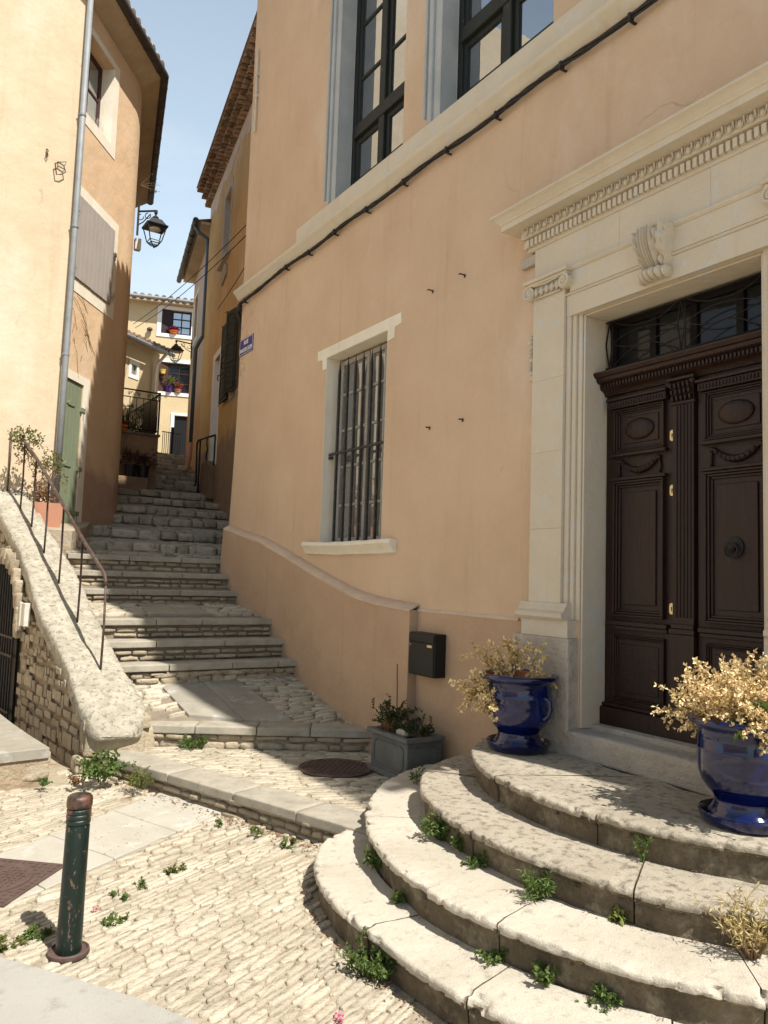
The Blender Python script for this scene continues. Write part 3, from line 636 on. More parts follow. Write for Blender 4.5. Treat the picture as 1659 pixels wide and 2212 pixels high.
# side landing by the green door
mb = MB(); mb.prism([(1.2, 10.45), (1.95, 10.35), (2.3, 11.2), (2.55, 12.1), (1.2, 12.1)], lambda p: (p[0], p[1], 1.6), lambda p: (p[0], p[1], 2.20+.14*(p[1]-10.4))); mb.build('side_landing', M['mortar'], t)
mb = MB(); LP = [(1.2, 10.5), (1.92, 10.4), (2.25, 11.2), (2.5, 12.0), (1.2, 12.0)]
pave_rows(mb, lambda X, Y, m=0: inpoly(X, Y, LP), (1, 2.7, 10.3, 12.2), .25, lambda X, Y: 2.20+.14*(Y-10.4), (.09, .24), (.04, .075), .016); mb.build('tread_cobbles', M['cobble'], t, smooth=True)
# ================================================================== PARAPET WITH RAILING
t = thing('stone_parapet', 'lichen covered sloping stone wall top edging the stairs, its foot rounded off at the street', 'parapet', (1.7, 7.2, 0))
def zp(y): return .75+.545*(y-7.4)
def par_edges(y):    # right and left top edges
    k = (y-7.1)/(11-7.1); xr = 2.02-.53*k - .03*math.sin(k*9); xlft = 1.50-.40*k + .02*math.sin(k*13); return xr, xlft
mb = MB(); NY, NX = 150, 20; vs = []
# closed cross-section loop swept in y
def loop(y, sh, yo=0):
    xr, xL = par_edges(max(y, 7.0)); zt = zp(y); c = (xr+xL)/2; L = []
    th = .22
    pts = [(xL+.02, -th), (xL-.015, -th+.05), (xL-.018, -.035), (xL-.008, -.006)] + [(xL+(xr-xL)*q, .0+.006*math.sin(pi*q)) for q in (.08, .16, .25, .35, .45, .55, .65, .75, .84, .92)] + [(xr+.008, -.006), (xr+.018, -.035), (xr+.015, -.14), (xr, -th)]
    for x, dz in pts:
        X = c+(x-c)*sh; Z = zt+dz*(1 if dz > -.02 else 1) ; v = Vector((X, y, Z)); nn = noise.noise(v*4)*.016+noise.noise(v*14)*.006+noise.noise(v*45)*.002
        L.append((X+nn*.6, y+yo+noise.noise(v*9)*.01, Z+nn*.8))
    return L
ys = [6.84+i*(11.15-6.84)/NY for i in range(NY+1)]
for y in ys:
    e = (y-6.84); sh = 1 if e > .34 else .50+.50*math.sqrt(max(0, 1-((.34-e)/.34)**2))
    sc = 1 if e > .20 else .10+.90*math.sqrt(max(0, 1-((.20-e)/.20)**2)); zc_ = zp(y)-.14
    L = loop(y, sh); vs += [(a, b+noise.noise(Vector((a*8, b*8, c*8)))*.02*(e < .3), zc_+(c-zc_)*sc + noise.noise(Vector((a*10, b*10, c*10+5)))*.012*(e < .4)) for a, b, c in L]
m_ = len(L); fs = [(i*m_+j, i*m_+(j+1) % m_, (i+1)*m_+(j+1) % m_, (i+1)*m_+j) for i in range(NY) for j in range(m_)] + [tuple(range(m_)), tuple(NY*m_+j for j in range(m_))[::-1]]
mb.add(vs, fs); mb.build('coping', M['lichen'], t, smooth=True)
# wall body under the coping
frPF = frame((1.50, 7.10), (1.08, 10.9), -1)     # left face, outward to -x
body = MB(); Pb = [(1.52, 7.13), (1.11, 11.1), (1.56, 11.1), (1.98, 7.25), (1.93, 7.08), (1.62, 6.98)]
body.prism(Pb, lambda p: (p[0], p[1], -.05), lambda p: (p[0], p[1], zp(p[1])-.12)); 
body.build('wall_core', M['rubble_mortar'], t)
mb = MB(); skipA = lambda s, z: s > 2.05 and z < 1.75
rubble(mb, frPF, -.02, 3.9, lambda s: -.02, lambda s: zp(7.1+s*.995)-.16, (.06, .30), (.04, .15), .006, 4, skip=skipA, jit=.03); mb.build('rubble_facing', M['rubble'], t, smooth=True, angle=60)
mb = MB()
rock(mb, (1.78, 7.02, .24), (.50, .22, .20), .25, .15, 10, -.1); rock(mb, (1.80, 6.99, .045), (.36, .2, .14), .35, .25, 8, .1); rock(mb, (1.80, 7.05, .40), (.56, .24, .11), .3, .18, 10, -.1)
rock(mb, (1.56, 7.06, .30), (.10, .12, .30), .35, .25, 8, .1); rock(mb, (1.52, 7.02, .07), (.14, .16, .14), .4, .3, 8, .1); rock(mb, (2.02, 7.04, .22), (.20, .2, .26), .4, .25, 8, .1)
mb.build('end_stone', M['rubble'], t, smooth=True, angle=60)
# arched cellar opening with iron gate on the left face
tg = thing('cellar_gate', 'dark iron grille gate under the stone arch at the left edge', 'gate', (1.15, 9.6, 0))
mb = MB(frPF); mb.quad((2.15, .012, -.02), (3.9, .012, -.02), (3.9, .012, 1.25), (2.15, .012, 1.25)); mb.prism([(2.15+.0, 1.25), (2.3, 1.5), (2.6, 1.68), (3.0, 1.75), (3.9, 1.75), (3.9, 1.25)], lambda p: (p[0], .0, p[1]), lambda p: (p[0], .012, p[1])); mb.build('dark_opening', M['black'], tg)  # black sheet laid on the wall stands in for the cellar's shade
mb = MB(frPF)
for i in range(16): s = 2.2+i*.11; mb.tube([(s, .045, 0), (s, .045, 1.25+.5*min(1, (s-2.15)/.7)**.6)], .012, 6)
for z in (.15, .75, .95): mb.tube([(2.15, .05, z), (3.9, .05, z)], .014, 6)
mb.build('grille', M['iron'], tg)
mb = MB(frPF)
for i in range(9):
    a = pi*(.5+.5*i/8)*1.0; c_, s_ = math.cos(a), math.sin(a); rock(mb, (2.95+.86*c_, .02, 1.05+.80*s_), (.13, .10, .18), .4, .2, 5)
mb.build('arch_stone', M['rubble'], tg, smooth=True, angle=60)
for i, (s, z, sz, lab, mt) in enumerate(((2.02, 1.20, (.075, .012, .30), 'tall narrow off white name plate beside the cellar arch', M['plastic']), (1.74, 1.23, (.13, .045, .24), 'cream entry phone box on the rubble wall, right of the narrow plate', M['plastic']))):
    mb = MB(frPF); mb.box((s-sz[0]/2, .02, z-sz[2]/2), (s+sz[0]/2, .035+sz[1], z+sz[2]/2)); o = mb.build(['name_plate', 'entry_phone'][i], mt, bevel=.004); tag(o, lab, ['plate', 'entry phone'][i])
# handrail
t = thing('handrail', 'rusty brown iron handrail on slim posts set into the stone parapet', 'handrail', (1.7, 7.5, .8))
PB = [(1.74, 7.49), (1.65, 8.20), (1.57, 8.87), (1.50, 9.49), (1.43, 10.05), (1.35, 10.49), (1.24, 10.95)]
for i, (x, y) in enumerate(PB):
    mb = MB(); z0 = zp(y)-.04; zt = zp(y)+(.83 if i else .80); mb.tube([(x, y, z0), (x+.006, y, (z0+zt)/2), (x, y, zt)], .011, 8); mb.build('post', M['rustiron'], t, smooth=True)
mb = MB(); rp = [(1.74, 7.49, zp(7.49)+.78), (1.739, 7.50, zp(7.49)+.83), (1.733, 7.535, zp(7.535)+.865)]
rp += [(x, y, zp(y)+.845) for x, y in PB[1:6]] + [(1.335, 10.62, zp(10.62)+.84)]
mb.tube(rp, [.013, .016, .019, .019, .019, .019, .019, .019, .019], 10); mb.build('rail', M['rustiron'], t, smooth=True)
# low stone block with slabs in front of the cellar
t = thing('cellar_step', 'low stone platform with pale slab top, in front of the arched cellar gate', 'step', (.9, 7, 0))
frC = lambda s, d, z: Vector((1.22-s, 6.72+d+.12*s, z))
mb = MB(); mb.prism([(1.20, 6.74), (.70, 6.68), (.70, 9.6), (.92, 9.6)], lambda p: (p[0], p[1], -.03), lambda p: (p[0], p[1], .25)); mb.build('core', M['rubble_mortar'], t)
mb = MB(); rock(mb, (.955, 6.78, .11), (.50, .14, .13), .3, .25, 8, .08); rock(mb, (.97, 6.79, .015), (.48, .13, .1), .4, .3, 8, .08); rock(mb, (.86, 6.79, .215), (.34, .13, .09), .3, .25, 8, .08); rock(mb, (1.13, 6.80, .21), (.18, .13, .09), .3, .25, 8, .08); mb.build('face_stone', M['rubble'], t, smooth=True, angle=60)
mb = MB(); zz = lambda x, y: .262
slabs(mb, [[(1.21, 6.72), (.71, 6.66), (.71, 7.3), (1.14, 7.3)], [(1.14, 7.3), (.71, 7.3), (.71, 7.9), (1.08, 7.9)], [(1.08, 7.9), (.71, 7.9), (.71, 8.7), (1.02, 8.7)], [(1.02, 8.7), (.71, 8.7), (.71, 9.6), (.9, 9.6)]], .035, zz, .003); mb.build('slab', M['slab'], t, bevel=.006)
t2 = MB(); rock(t2, (.52, 6.6, .17), (.34, .9, .44), .25, .1, 8, 0); o = t2.build('stone_block', M['rubble'], smooth=True, angle=60); tag(o, 'dark shaded stone block cut off by the left edge of the photo', 'stone block')
# ================================================================== MAIN HOUSE (right)
house = thing('townhouse', 'large peach plastered townhouse on the right with carved stone doorway and barred window', 'house', (3.9, 5, 0))
H_F = 10.6
holesF = [(6.11, 7.33, 2.09, 4.12, .22), (5.96, 7.25, 5.87, 8.75, .20), (3.95, 5.33, 5.87, 8.75, .20), (2.32, 3.62, .78, 3.59, .26)]
mb = MB(frF)
mb.wall(.9, 9.9, -.1, H_F, holesF, extra_z=(2.3, 3.0, 4.0))
vs = []
for (x, y, z) in mb.v:
    if y > 9.85: y += max(0, 4.0-z)*.045 + max(0, 2.6-z)*.09
    vs.append((x, y, z))
mb.v = vs
cor = [(9.9+max(0, 4.0-z)*.045+max(0, 2.6-z)*.09, z) for z in (-.1, 2.3, 3.0, 4.0, 10.6)]
mb.add([(3.9, a, b) for a, b in cor]+[(12, 10.2, b) for a, b in cor], [(i, i+1, 6+i, 5+i) for i in range(4)], raw=True)
mb.add([(3.9, .9, -.1), (4.4, -.6, -.1), (5.0, -4, -.1), (12, -4, -.1), (12, 10.2, -.1), (3.9, .9, 10.6), (4.4, -.6, 10.6), (5.0, -4, 10.6), (12, -4, 10.6), (12, 10.2, 10.6)], [(0, 1, 6, 5), (1, 2, 7, 6), (2, 3, 8, 7), (3, 4, 9, 8)], raw=True)
mb.build('wall', M['peach'], house)
# roof with tiled verge, out of view, outline shaped to cast the street shadow
mb = MB(); shadow_eave = [(3.20, 9.05), (3.22, 6.0), (3.28, 3.9), (3.68, .8), (4.25, -.65), (4.43, -1.35), (4.62, -2.6), (4.80, -3.85), (4.9, -9), (12, -9), (12, 9.98), (3.9, 9.98), (3.60, 9.70)]
mb.prism(shadow_eave, lambda p: (p[0], p[1], 10.6), lambda p: (p[0], p[1], 10.72))
for i in range(5): q = i/4; x, y = 3.22+.40*q, 9.08+.64*q; mb.tube([(x+.05, y-.3, 10.68), (x-.02, y+.16, 10.66)], .07, 8)
for i in range(60): y = 9-i*.2; xe = 3.2 if y > 4 else 3.28+(3.9-y)*.13 if y > .8 else 4.3; mb.tube([(xe-.03, y, 10.66), (xe+.4, y, 10.74)], .075, 6)
roofo = mb.build('roof', M['tile'], house)
# plinth with sloping pale ledge
def frFp(s, d, z): return frF(s, d, z)
PT = [(9.93, 2.33), (9.4, 2.235), (8.71, 2.12), (8.1, 1.97), (7.5, 1.81), (7.0, 1.68), (6.6, 1.585), (6.35, 1.54), (6.0, 1.50), (5.46, 1.47)]
mb = MB(frF); low = [(10.12, -.1)]
n = len(PT); top = PT; F0 = [(s, .0, -.1) for s in (5.46,)]
vs = [(s, .10+.004*math.sin(s*3), z) for s, z in PT] + [(s, .11, -.1) for s, z in PT[:-1]] + [(5.46, .11, -.1)]
vs[0] = (9.93, .10, 2.33); vs[n] = (10.14, .12, -.1)
fs = [(i, i+1, n+i+1, n+i) for i in range(n-1)]
vs += [(5.46, 0, -.1), (5.46, 0, 1.47), (10.14, -.3, -.1), (9.93, -.3, 2.33)]
fs += [(n-1, 2*n-1, 2*n, 2*n+1), (0, n, 2*n+2, 2*n+3)]
mb.add(vs, fs); mb.build('plinth', M['peach_low'], house, bevel=.0)
mb = MB(frF); vs = []
for s, z in PT: vs += [(s, .104, z-.012), (s, .10, z+.004), (s, .004, z+.055), (s, -.01, z+.05)]
mb.add(vs, [(4*i+j, 4*i+(j+1) % 4, 4*i+4+(j+1) % 4, 4*i+4+j) for i in range(n-1) for j in range(4)] + [(0, 1, 2, 3), (4*n-4, 4*n-3, 4*n-2, 4*n-1)])
mb.sweep([(.0, 1.455), (.022, 1.462), (.02, 1.475), (.0, 1.49)], 5.458, 4.2)
mb.build('ledge', M['ledge'], house, smooth=True, angle=50)
mb = MB(frF); mb.box((4.12, .0, -.1), (5.456, .018, 1.462)); mb.build('base_band', M['peach_low'], house)
# string course + band under the windows
mb = MB(frF); mb.sweep([(0, 5.52), (.03, 5.525), (.045, 5.545), (.07, 5.57), (.08, 5.59), (.10, 5.605), (.11, 5.625), (.11, 5.645), (.05, 5.66), (0, 5.665)], .6, 9.98, n=40)
vs = []
for v in mb.v: q = noise.noise(Vector(v)*3)*.006+noise.noise(Vector(v)*13)*.003; vs.append((v[0]+q, v[1], v[2]+q))
mb.v = vs; mb.build('string_course', M['lime'], house, smooth=True, angle=35)
mb = MB(frF); mb.box((.9, 0, 5.66), (8.15, .055, 5.87)); mb.build('sill_band', M['lime'], house, bevel=.008)
# upper windows
def pane_grid(o_name, fr, parent, s0, s1, z0, z1, dfr, mframe, mglass, cols, rows, fw=.05, mw=.03, th=.04):
    """casement frame with glazing bars + one glass part"""
    mb = MB(fr); mb.box((s0, dfr-th, z0), (s0+fw, dfr, z1)); mb.box((s1-fw, dfr-th, z0), (s1, dfr, z1)); mb.box((s0+fw, dfr-th, z0), (s1-fw, dfr-.001, z0+fw)); mb.box((s0+fw, dfr-th, z1-fw), (s1-fw, dfr-.001, z1))
    for c in range(1, cols): s = s0+fw+(s1-s0-2*fw)*c/cols; mb.box((s-mw/2, dfr-th+.004, z0+fw), (s+mw/2, dfr-.006, z1-fw))
    for r_ in rows: mb.box((s0+fw, dfr-th+.008, r_-mw/2), (s1-fw, dfr-.004, r_+mw/2))
    f = mb.build(o_name, mframe, parent, bevel=.003)
    mb = MB(fr); mb.box((s0+fw*.5, dfr-th*.7, z0+fw*.5), (s1-fw*.5, dfr-th*.5, z1-fw*.5)); mb.build('pane', mglass, f); return f
for (a, b) in ((5.96, 7.25), (3.95, 5.33)):
    mb = MB(frF); D_ = -.16
    mb.box((a-.0, D_-.06, 5.87), (a+.05, D_, 8.75)); mb.box((b-.07, D_-.06, 5.87), (b, D_, 8.75)); c = (a+b)/2
    mb.box((a+.05, D_-.06, 6.60), (b-.07, D_+.03, 6.74)); mb.box((c-.055, D_-.06, 5.87), (c+.055, D_+.02, 6.60)); mb.box((c-.055, D_-.06, 6.74), (c+.055, D_+.02, 8.62)); mb.box((a+.05, D_-.06, 8.60), (b-.07, D_+.01, 8.75))
    mb.build('window_frame', M['woodfr'], house, bevel=.006)
    for (s0, s1) in ((a+.052, c-.057), (c+.057, b-.072)):
        pane_grid('casement', frF, house, s0, s1, 5.87, 6.598, D_-.015, M['woodfr'], M['glass'], 1, (6.12,), .055, .035)
        pane_grid('casement', frF, house, s0, s1, 6.742, 8.598, D_-.015, M['woodfr'], M['glass'], 1, (7.30, 7.95), .055, .035)
    mb = MB(frF)      # moulded grey jamb on the uphill side
    mb.box((b+.002, 0, 5.872), (b+.10, .030, 8.9)); mb.box((b+.102, 0, 5.872), (b+.155, .055, 8.9)); mb.box((b+.157, 0, 5.872), (b+.185, .042, 8.9)); mb.box((b+.187, 0, 5.95), (b+.215, .065, 8.9))
    mb.box((b-.0025, -.158, 5.872), (b-.0005, .028, 8.748))
    mb.build('window_jamb', M['bluegrey'], house, bevel=.006)
mb = MB(frF); mb.box((7.25, 0, 8.55), (7.62, .08, 8.9)); mb.build('jamb_cap', M['lime'], house, bevel=.01)
# black sheets behind windows / door stand in for the shade of unlit rooms
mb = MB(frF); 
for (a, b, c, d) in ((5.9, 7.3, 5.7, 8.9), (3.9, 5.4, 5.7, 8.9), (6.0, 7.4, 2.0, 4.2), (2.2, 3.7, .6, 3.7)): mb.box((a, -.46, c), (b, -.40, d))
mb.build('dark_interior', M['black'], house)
# barred window
bw = [(6.11, 7.33, 2.09, 4.12)]
pane_grid('casement', frF, house, 6.13, 6.70, 2.10, 4.10, -.17, M['greywood'], M['glasspale'], 2, (2.50, 2.92, 3.32, 3.72), .05, .028)
pane_grid('casement', frF, house, 6.72, 7.31, 2.10, 4.10, -.17, M['greywood'], M['glasspale'], 2, (2.50, 2.92, 3.32, 3.72), .05, .028)
gr = MB(frF)
for i, s in enumerate((6.19, 6.35, 6.51, 6.67, 6.83, 6.99, 7.17)):
    z1 = 4.02+U(-.03, .02); d = -.075; q = .0125
    gr.add([(s-q, d-q, 2.09), (s+q, d-q, 2.09), (s+q, d+q, 2.09), (s-q, d+q, 2.09), (s-q, d-q, z1-.10), (s+q, d-q, z1-.10), (s+q, d+q, z1-.10), (s-q, d+q, z1-.10), (s, d, z1+.05)],
           [(0, 1, 5, 4), (1, 2, 6, 5), (2, 3, 7, 6), (3, 0, 4, 7), (4, 5, 8), (5, 6, 8), (6, 7, 8), (7, 4, 8)])
    gr.lathe([(.0, 3.025), (.022, 3.03), (.025, 3.05), (.022, 3.07), (0, 3.075)], (s, d, 0), 8)
gr.box((6.11, -.085, 3.04), (7.33, -.062, 3.065)); gr.box((7.27, -.09, 3.0), (7.33, -.06, 3.03))
gr.build('window_grille', M['ironbars'], house)
mb = MB(frF); mb.prism([(5.88, 4.235), (7.55, 4.235), (7.54, 4.125), (7.43, 4.12), (7.42, 4.0), (7.333, 4.0), (7.333, 4.123), (6.108, 4.123), (6.108, 4.01), (5.99, 4.02), (5.985, 4.12), (5.875, 4.13)], lambda p: (p[0], .0, p[1]), lambda p: (p[0], .006, p[1]))
mb.box((7.3295, -.165, 2.09), (7.3325, .004, 4.118)); mb.box((6.1075, -.165, 2.09), (6.1105, .004, 4.118)); mb.box((6.112, -.165, 4.1175), (7.328, .004, 4.1205)); mb.build('window_surround', M['cream'], house)
mb = MB(frF); N = 30; vs = []
pr = [(-.2, 2.055), (-.2, 2.09), (.08, 2.10), (.095, 2.085), (.095, 2.06), (.08, 2.045), (.065, 2.02), (.045, 2.0), (.035, 1.975), (.0, 1.965)]
for i in range(N+1):
    s = 5.85+1.76*i/N; sag = -.012*math.sin(pi*i/N); e = min(i, N-i)
    for d, z in pr:
        k = 1 if e > 0 else .85; q = noise.noise(Vector((s*6, d*9, z*9)))*.007
        vs.append((s, d*k+q if d > 0 else (d if 6.12 < s < 7.32 else .0), z+sag+q))
m_ = len(pr); mb.add(vs, [(i*m_+j, i*m_+j+1, (i+1)*m_+j+1, (i+1)*m_+j) for i in range(N) for j in range(m_-1)]+[tuple(range(m_)), tuple(N*m_+j for j in range(m_))[::-1]])
mb.build('window_sill', M['cream'], house, smooth=True, angle=40)
# ------------------------------------------------------------------ carved stone door surround
ds = MB(frF); ds.box((1.80, .0, 3.60), (4.05, .03, 4.20)); ds = ds.build('door_surround', M['lime'], house)
CY_ = 2.97
for sg in (1, -1):
    fr = (lambda s, d, z, sg=sg: frF(CY_+sg*s, d, z))
    mb = MB(fr); mb.box((.66, -.02, .62), (1.20, .10, 1.38))
    ed = mb.build('pedestal', M['lime_rough'], ds, bevel=.012)
    mb = MB(fr); mb.box((.68, 0, 1.382), (1.12, .085, 1.50)); mb.sweep([(0, 1.50), (.11, 1.50), (.125, 1.515), (.125, 1.535), (.11, 1.552), (.095, 1.556), (.095, 1.575), (.08, 1.59), (.072, 1.61), (0, 1.61)], .70, 1.145)
    mb.build('pilaster_base', M['lime'], ds, smooth=True, angle=35, bevel=0)
    mb = MB(fr); z = 1.61
    for j, z2 in enumerate((2.12, 2.66, 3.18, 3.84)): mb.box((.765, 0, z+.0004), (1.07+U(-.001, .001), .068+U(-.0008, .0008), z2-.0004)); z = z2
    mb.build('pilaster', M['lime'], ds, bevel=.0012)
    mb = MB(fr); mb.box((.648, -.004, 1.50), (.685, .012, 3.60)); mb.box((.686, 0, 1.50), (.722, .030, 3.64)); mb.box((.723, 0, 1.50), (.763, .046, 3.68)); mb.build('architrave', M['lime'], ds, bevel=.004)
    # ionic capital
    mb = MB(fr); mb.box((.70, 0, 3.905), (1.13, .125, 3.93)); mb.box((.715, 0, 3.885), (1.115, .11, 3.905)); mb.box((.77, 0, 3.80), (1.065, .075, 3.885))
    mb.build('capital_block', M['lime'], ds, bevel=.004)
    mb = MB(fr)
    for c in (.745, 1.09):
        dr = 1 if c > .9 else -1; pts = []
        for i in range(46):
            a = i*.36; r = .052*math.exp(-.085*i*.62)
            pts.append((c+dr*r*math.sin(a), .105, 3.838+r*math.cos(a)))
        mb.tube(pts, [.0105*(1-.5*i/45) for i in range(46)], 6); mb.lathe([(0, 0), (.046, 0), (.046, .09), (0, .09)], (0, 0, 0), 16) if 0 else None
        mb.add([(c+.050*math.cos(2*pi*k/20), dd, 3.838+.050*math.sin(2*pi*k/20)) for dd in (.01, .102) for k in range(20)], [tuple(range(20)), tuple(range(20, 40))]+[(k, (k+1) % 20, 20+(k+1) % 20, 20+k) for k in range(20)])
        mb.ball((c, .108, 3.838), .011, 8, 5)
    mb.tube([(.79, .095, 3.888), (.92, .095, 3.876), (1.045, .095, 3.888)], .008, 6)
    mb.build('volute', M['lime'], ds, smooth=True, angle=40)
    mb = MB(fr)
    for i in range(5):
        c = .815+i*.052; mb.ball((c, .082, 3.838), (.017, .02, .030), 8, 6); mb.tube([(c-.024, .08, 3.862), (c-.020, .09, 3.828), (c, .09, 3.803), (c+.020, .09, 3.828), (c+.024, .08, 3.862)], .005, 5)
    mb.tube([(.79, .08, 3.792), (1.05, .08, 3.792)], .008, 6)
    mb.build('egg_and_dart', M['lime'], ds, smooth=True)
# lintel fasciae
mb = MB(frF); mb.box((1.89, .03, 3.601), (4.05, .034, 3.70)); mb.box((CY_-.76, .0, 3.592), (CY_+.76, .050, 3.735)); mb.sweep([(.0, 3.735), (.052, 3.738), (.062, 3.746), (.062, 3.752), (.054, 3.757), (0, 3.757)], CY_-.765, CY_+.765)
mb.box((CY_-.72, .0, 3.7575), (CY_+.72, .060, 3.905)); mb.sweep([(.0, 3.905), (.064, 3.906), (.078, 3.918), (.078, 3.930), (0, 3.934)], CY_-.72, CY_+.72)
mb.build('lintel', M['lime'], ds, bevel=0)
mb = MB(frF)
for a, b in ((CY_-1.08, CY_-.361), (CY_-.3604, CY_+.3), (CY_+.3006, CY_+1.08)): mb.box((a, 0, 3.935), (b, .052, 4.18))
mb.build('frieze', M['lime'], ds, bevel=.002)
# cornice: mitred rings
def cornice(mb, prof, c, half, side_fr):
    """prof (p,z): p = projection; sweeps round left end, front and right end"""
    P = []
    for p, z in prof: P.append([(c+half+p, 0, z), (c+half+p, p, z), (c-half-p, p, z), (c-half-p, 0, z)])
    vs = [q for r_ in P for q in r_]; m = len(P)
    mb.add(vs, [(4*i+j, 4*i+j+1, 4*i+5+j, 4*i+4+j) for i in range(m-1) for j in range(3)])
mb = MB(frF); cornice(mb, [(.04, 4.175), (.062, 4.18), (.062, 4.205), (.062, 4.275), (.095, 4.28), (.10, 4.29), (.098, 4.345), (.16, 4.352), (.205, 4.354), (.205, 4.395), (.215, 4.40), (.218, 4.41), (.235, 4.425), (.25, 4.443), (.268, 4.452), (.268, 4.468), (.1, 4.50), (0, 4.50)], CY_, 1.08, 1)
# dense subdivision for worn edge
cor_o = mb.build('cornice', M['lime'], ds, smooth=True, angle=30)
mb = MB(frF); s = CY_+1.08+.055
while s > CY_-1.15: mb.box((s-.027, .062, 4.207), (s, .090, 4.262)); s -= .0425
for i in range(2): mb.box((CY_+1.143, .01+.04*i, 4.207), (CY_+1.170, .037+.04*i, 4.262))
mb.build('dentils', M['lime'], ds)
mb = MB(frF); s = CY_+1.08+.06
while s > CY_-1.15:
    mb.ball((s-.02, .106, 4.312), (.016, .020, .026), 8, 5)
    mb.tube([(s-.043, .112, 4.338), (s-.040, .118, 4.305), (s-.02, .116, 4.283), (s-.000, .118, 4.305), (s+.003, .112, 4.338)], .0045, 4)
    mb.add([(s-.050, .10, 4.338), (s-.054, .13, 4.338), (s-.052, .118, 4.286), (s-.046, .13, 4.338)], [(0, 1, 2), (1, 3, 2), (0, 2, 3)])
    s -= .0655
mb.build('egg_moulding', M['lime'], ds, smooth=True, angle=50)
# keystone with acanthus leaf over a fluted shell foot
def key(u, v):      # u -1..1 across, v 0..1 from top to bottom
    wd = .135 - .035*v; base = .17 - .085*v + .05*math.sin(pi*min(1, v*1.05))*.7
    au = abs(u); lobe = .5+.5*math.cos(v*pi*6.5+au*1.2)
    ed = wd*(1+ (.05*lobe-.02)*(au > .3)*1.)
    if au < .34: h = .016*math.cos(au/.34*pi*4.2)+.012
    else: h = -.006 + .010*math.cos((v*20-au*9)) + .012*math.cos(au*26+v*5) - .016*max(0, math.sin(v*9.4+2.2*au))**8
    h += -.055*max(0, au-.75)/.25
    return u*ed, base+h
mb = MB(frF); nu, nv = 44, 60; vs = []; S0 = CY_+.005
for j in range(nv+1):
    v = j/nv
    for i in range(nu+1):
        u = -1+2*i/nu; x, d = key(u, v); d = 0.03 if i in (0, nu) else d
        vs.append((S0-x, d, 3.925-.245*v))
mb.add(vs, [(j*(nu+1)+i, j*(nu+1)+i+1, (j+1)*(nu+1)+i+1, (j+1)*(nu+1)+i) for j in range(nv) for i in range(nu)])
mb.build('keystone_leaf', M['lime'], ds, smooth=True, angle=60)
mb = MB(frF)
for i in range(6):
    a = -1+2*i/5; mb.ball((S0+a*.088, .075+.02*(1-a*a), 3.645), (.024, .055+.015*(1-a*a), .040), 10, 8)
mb.box((S0-.095, .0, 3.61), (S0+.095, .075, 3.66)); mb.build('keystone_shell', M['lime'], ds, smooth=True, angle=60)
# carved drop beside the pilaster, corbel under the cornice end
mb = MB(frF)
for i in range(9):
    z = 3.53-i*.033; mb.ball((4.085+.008*math.sin(i*2.1), .03, z), (.020+.006*math.sin(i*1.7), .03, .021), 8, 5); mb.ball((4.105, .02, z+.012), (.012, .02, .013), 6, 4)
mb.box((4.055, 0, 3.22), (4.12, .02, 3.56)); mb.build('carved_drop', M['lime'], ds, smooth=True, angle=50)
mb = MB(frF); mb.box((4.055, .0, 4.09), (4.22, .04, 4.17)); mb.build('corbel', M['lime_rough'], ds, bevel=.01)
# lining of the doorway reveal
mb = MB(frF); mb.box((3.600, -.255, .80), (3.617, -.001, 3.588)); mb.box((2.323, -.255, .80), (2.340, -.001, 3.588)); mb.box((2.342, -.255, 3.577), (3.598, -.001, 3.5885)); mb.build('reveal', M['lime'], ds, bevel=.002)
